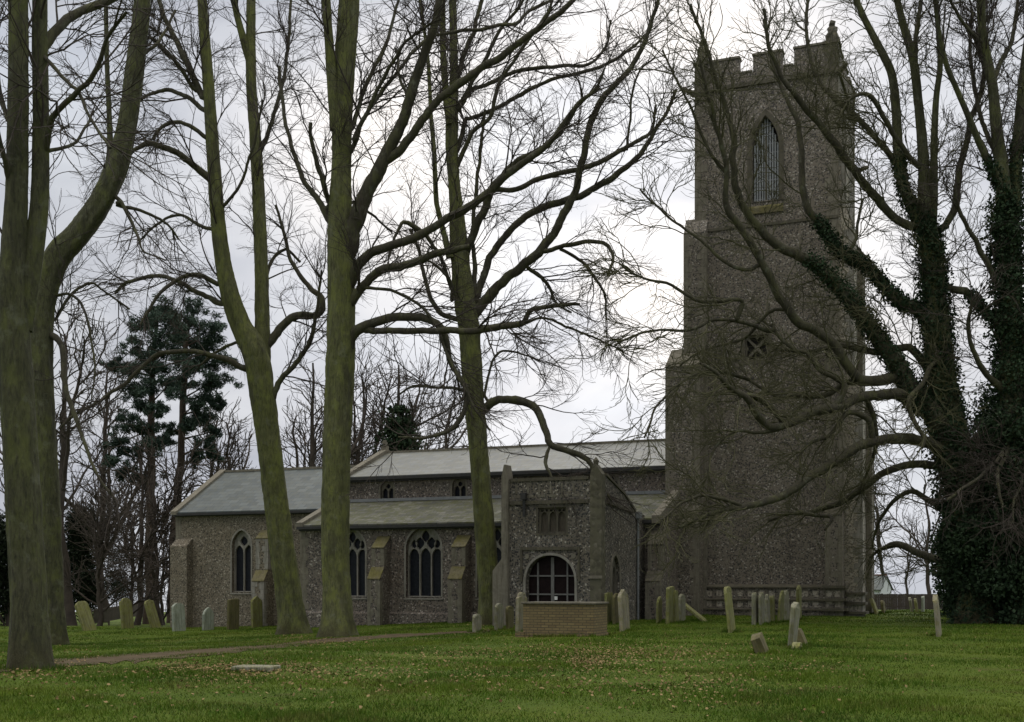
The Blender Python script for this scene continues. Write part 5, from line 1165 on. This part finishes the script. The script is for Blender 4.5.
# ---------------------------------------------------------------- grass, leaves
def grass():
    rng = np.random.default_rng(5); n = 560000
    Y = 11.5 + 50 * rng.random(n) ** 1.5; X = (rng.random(n) * 2 - 1) * (Y * .47 + .8)
    # keep off the path
    keep = np.ones(n, bool)
    pm = [((p + q) / 2, (p - q).length / 2) for p, q in PATH]; px_ = np.array([m.x for m, _ in pm]); py_ = np.array([m.y for m, _ in pm]); hw = np.array([h_ for _, h_ in pm])
    on = (X > px_[0]) & (X < px_[-1]); c = np.interp(X, px_, py_); w = np.interp(X, px_, hw)
    keep &= ~(on & (np.abs(Y - c) < w * .88 * (1 + .25 * np.sin(X * 3.1))))
    pat = np.sin(X * .9 + Y * .5) * np.sin(Y * .8 - X * .3) + .6 * np.sin(X * 2.3 + 1) * np.sin(Y * 2.9)
    ca, sa = math.cos(TH), math.sin(TH); lx_ = (X - 13.855) * ca - (Y - 51) * sa; ly_ = (X - 13.855) * sa + (Y - 51) * ca
    keep &= ~((lx_ < .9) & (lx_ > -33.6) & (ly_ > np.where(lx_ > -6.4, -.35, np.where((lx_ > -11.3) & (lx_ < -7.2), -10.1, np.where(lx_ > -23.9, -4.3, -.9)))))
    keep &= rng.random(n) < (.72 + .28 * pat)
    X, Y, pat = X[keep], Y[keep], pat[keep]; n = len(X); Z = ground_z(X, Y)
    # longer untrimmed tufts round stones, trunks and the tomb
    ft = [o for o in bpy.data.objects if o.parent is None and o.get('category') in ('gravestone', 'tree', 'tomb', 'grave slab') and 10 < o.location.y < 56]
    ex, ey = [], []
    for o in ft:
        rad, k = (.62, 700) if o['category'] == 'tree' else ((.34, 260) if o['category'] == 'gravestone' else (.5, 200))
        if o['category'] == 'tomb':
            t_ = rng.random(700) * 2.2; ex.append(o.location.x - t_ * math.cos(TH) + rng.normal(0, .07, 700)); ey.append(o.location.y + t_ * math.sin(TH) - .08 + rng.normal(0, .07, 700)); continue
        a_ = rng.uniform(0, 6.28, k); r_ = rad * (.35 + .65 * rng.random(k)); ex.append(o.location.x + r_ * np.cos(a_)); ey.append(o.location.y + r_ * np.sin(a_) * .8)
    ex = np.concatenate(ex); ey = np.concatenate(ey); n0 = len(X)
    X = np.r_[X, ex]; Y = np.r_[Y, ey]; pat = np.r_[pat, np.full(len(ex), 2.6)]; Z = ground_z(X, Y); n = len(X)
    hgt = rng.uniform(.018, .06, n) * (1.1 + .45 * pat); a = rng.uniform(0, 6.28, n); w = rng.uniform(.003, .006, n) * (.6 + Y / 22)
    dx, dy = np.cos(a) * w, np.sin(a) * w; lx, ly = rng.normal(0, .022, n), rng.normal(0, .022, n)
    b = np.stack([X, Y, Z - .004], 1)
    V = np.stack([b + np.stack([dx, dy, 0 * dx], 1), b - np.stack([dx, dy, 0 * dx], 1), b + np.stack([lx, ly, hgt], 1)], 1).reshape(-1, 3)
    tag(link('grass', npmesh('grass', V, np.arange(3 * n).reshape(-1, 3)), M['grass_blade']), 'short mossy churchyard grass', 'grass', kind='stuff')
    # fallen leaves in drifts
    C = []
    for (px, py, sx, sy, m) in ((255, 672, 60, 6, 900), (600, 656, 40, 7, 900), (560, 648, 30, 5, 200), (680, 650, 40, 6, 200), (640, 680, 90, 9, 300), (400, 668, 120, 14, 900), (800, 668, 40, 4, 120), (150, 690, 90, 14, 160), (512, 670, 330, 22, 800), (338, 642, 22, 3, 260), (292, 638, 16, 3, 200), (490, 628, 16, 3, 150), (30, 674, 30, 4, 300), (590, 662, 16, 4, 420), (610, 652, 30, 3, 300), (470, 655, 30, 4, 200), (205, 668, 30, 3, 350), (690, 655, 30, 5, 250), (690, 690, 60, 10, 300), (640, 640, 250, 8, 300), (60, 655, 25, 6, 140)):
        for _ in range(m):
            p = at(px + rng.normal() * sx, max(612, py + rng.normal() * sy)); C.append((p.x, p.y, p.z + rng.uniform(.012, .04)))
    v, f = leaves(np.array(C), .05, rng, 2.5); tag(link('fallen_leaves', npmesh('fallen_leaves', v, f), M['dead_leaf']), 'scattered brown fallen leaves', 'leaves', kind='stuff')
grass()
print('verts total', sum(len(o.data.vertices) for o in bpy.data.objects if o.type == 'MESH'))
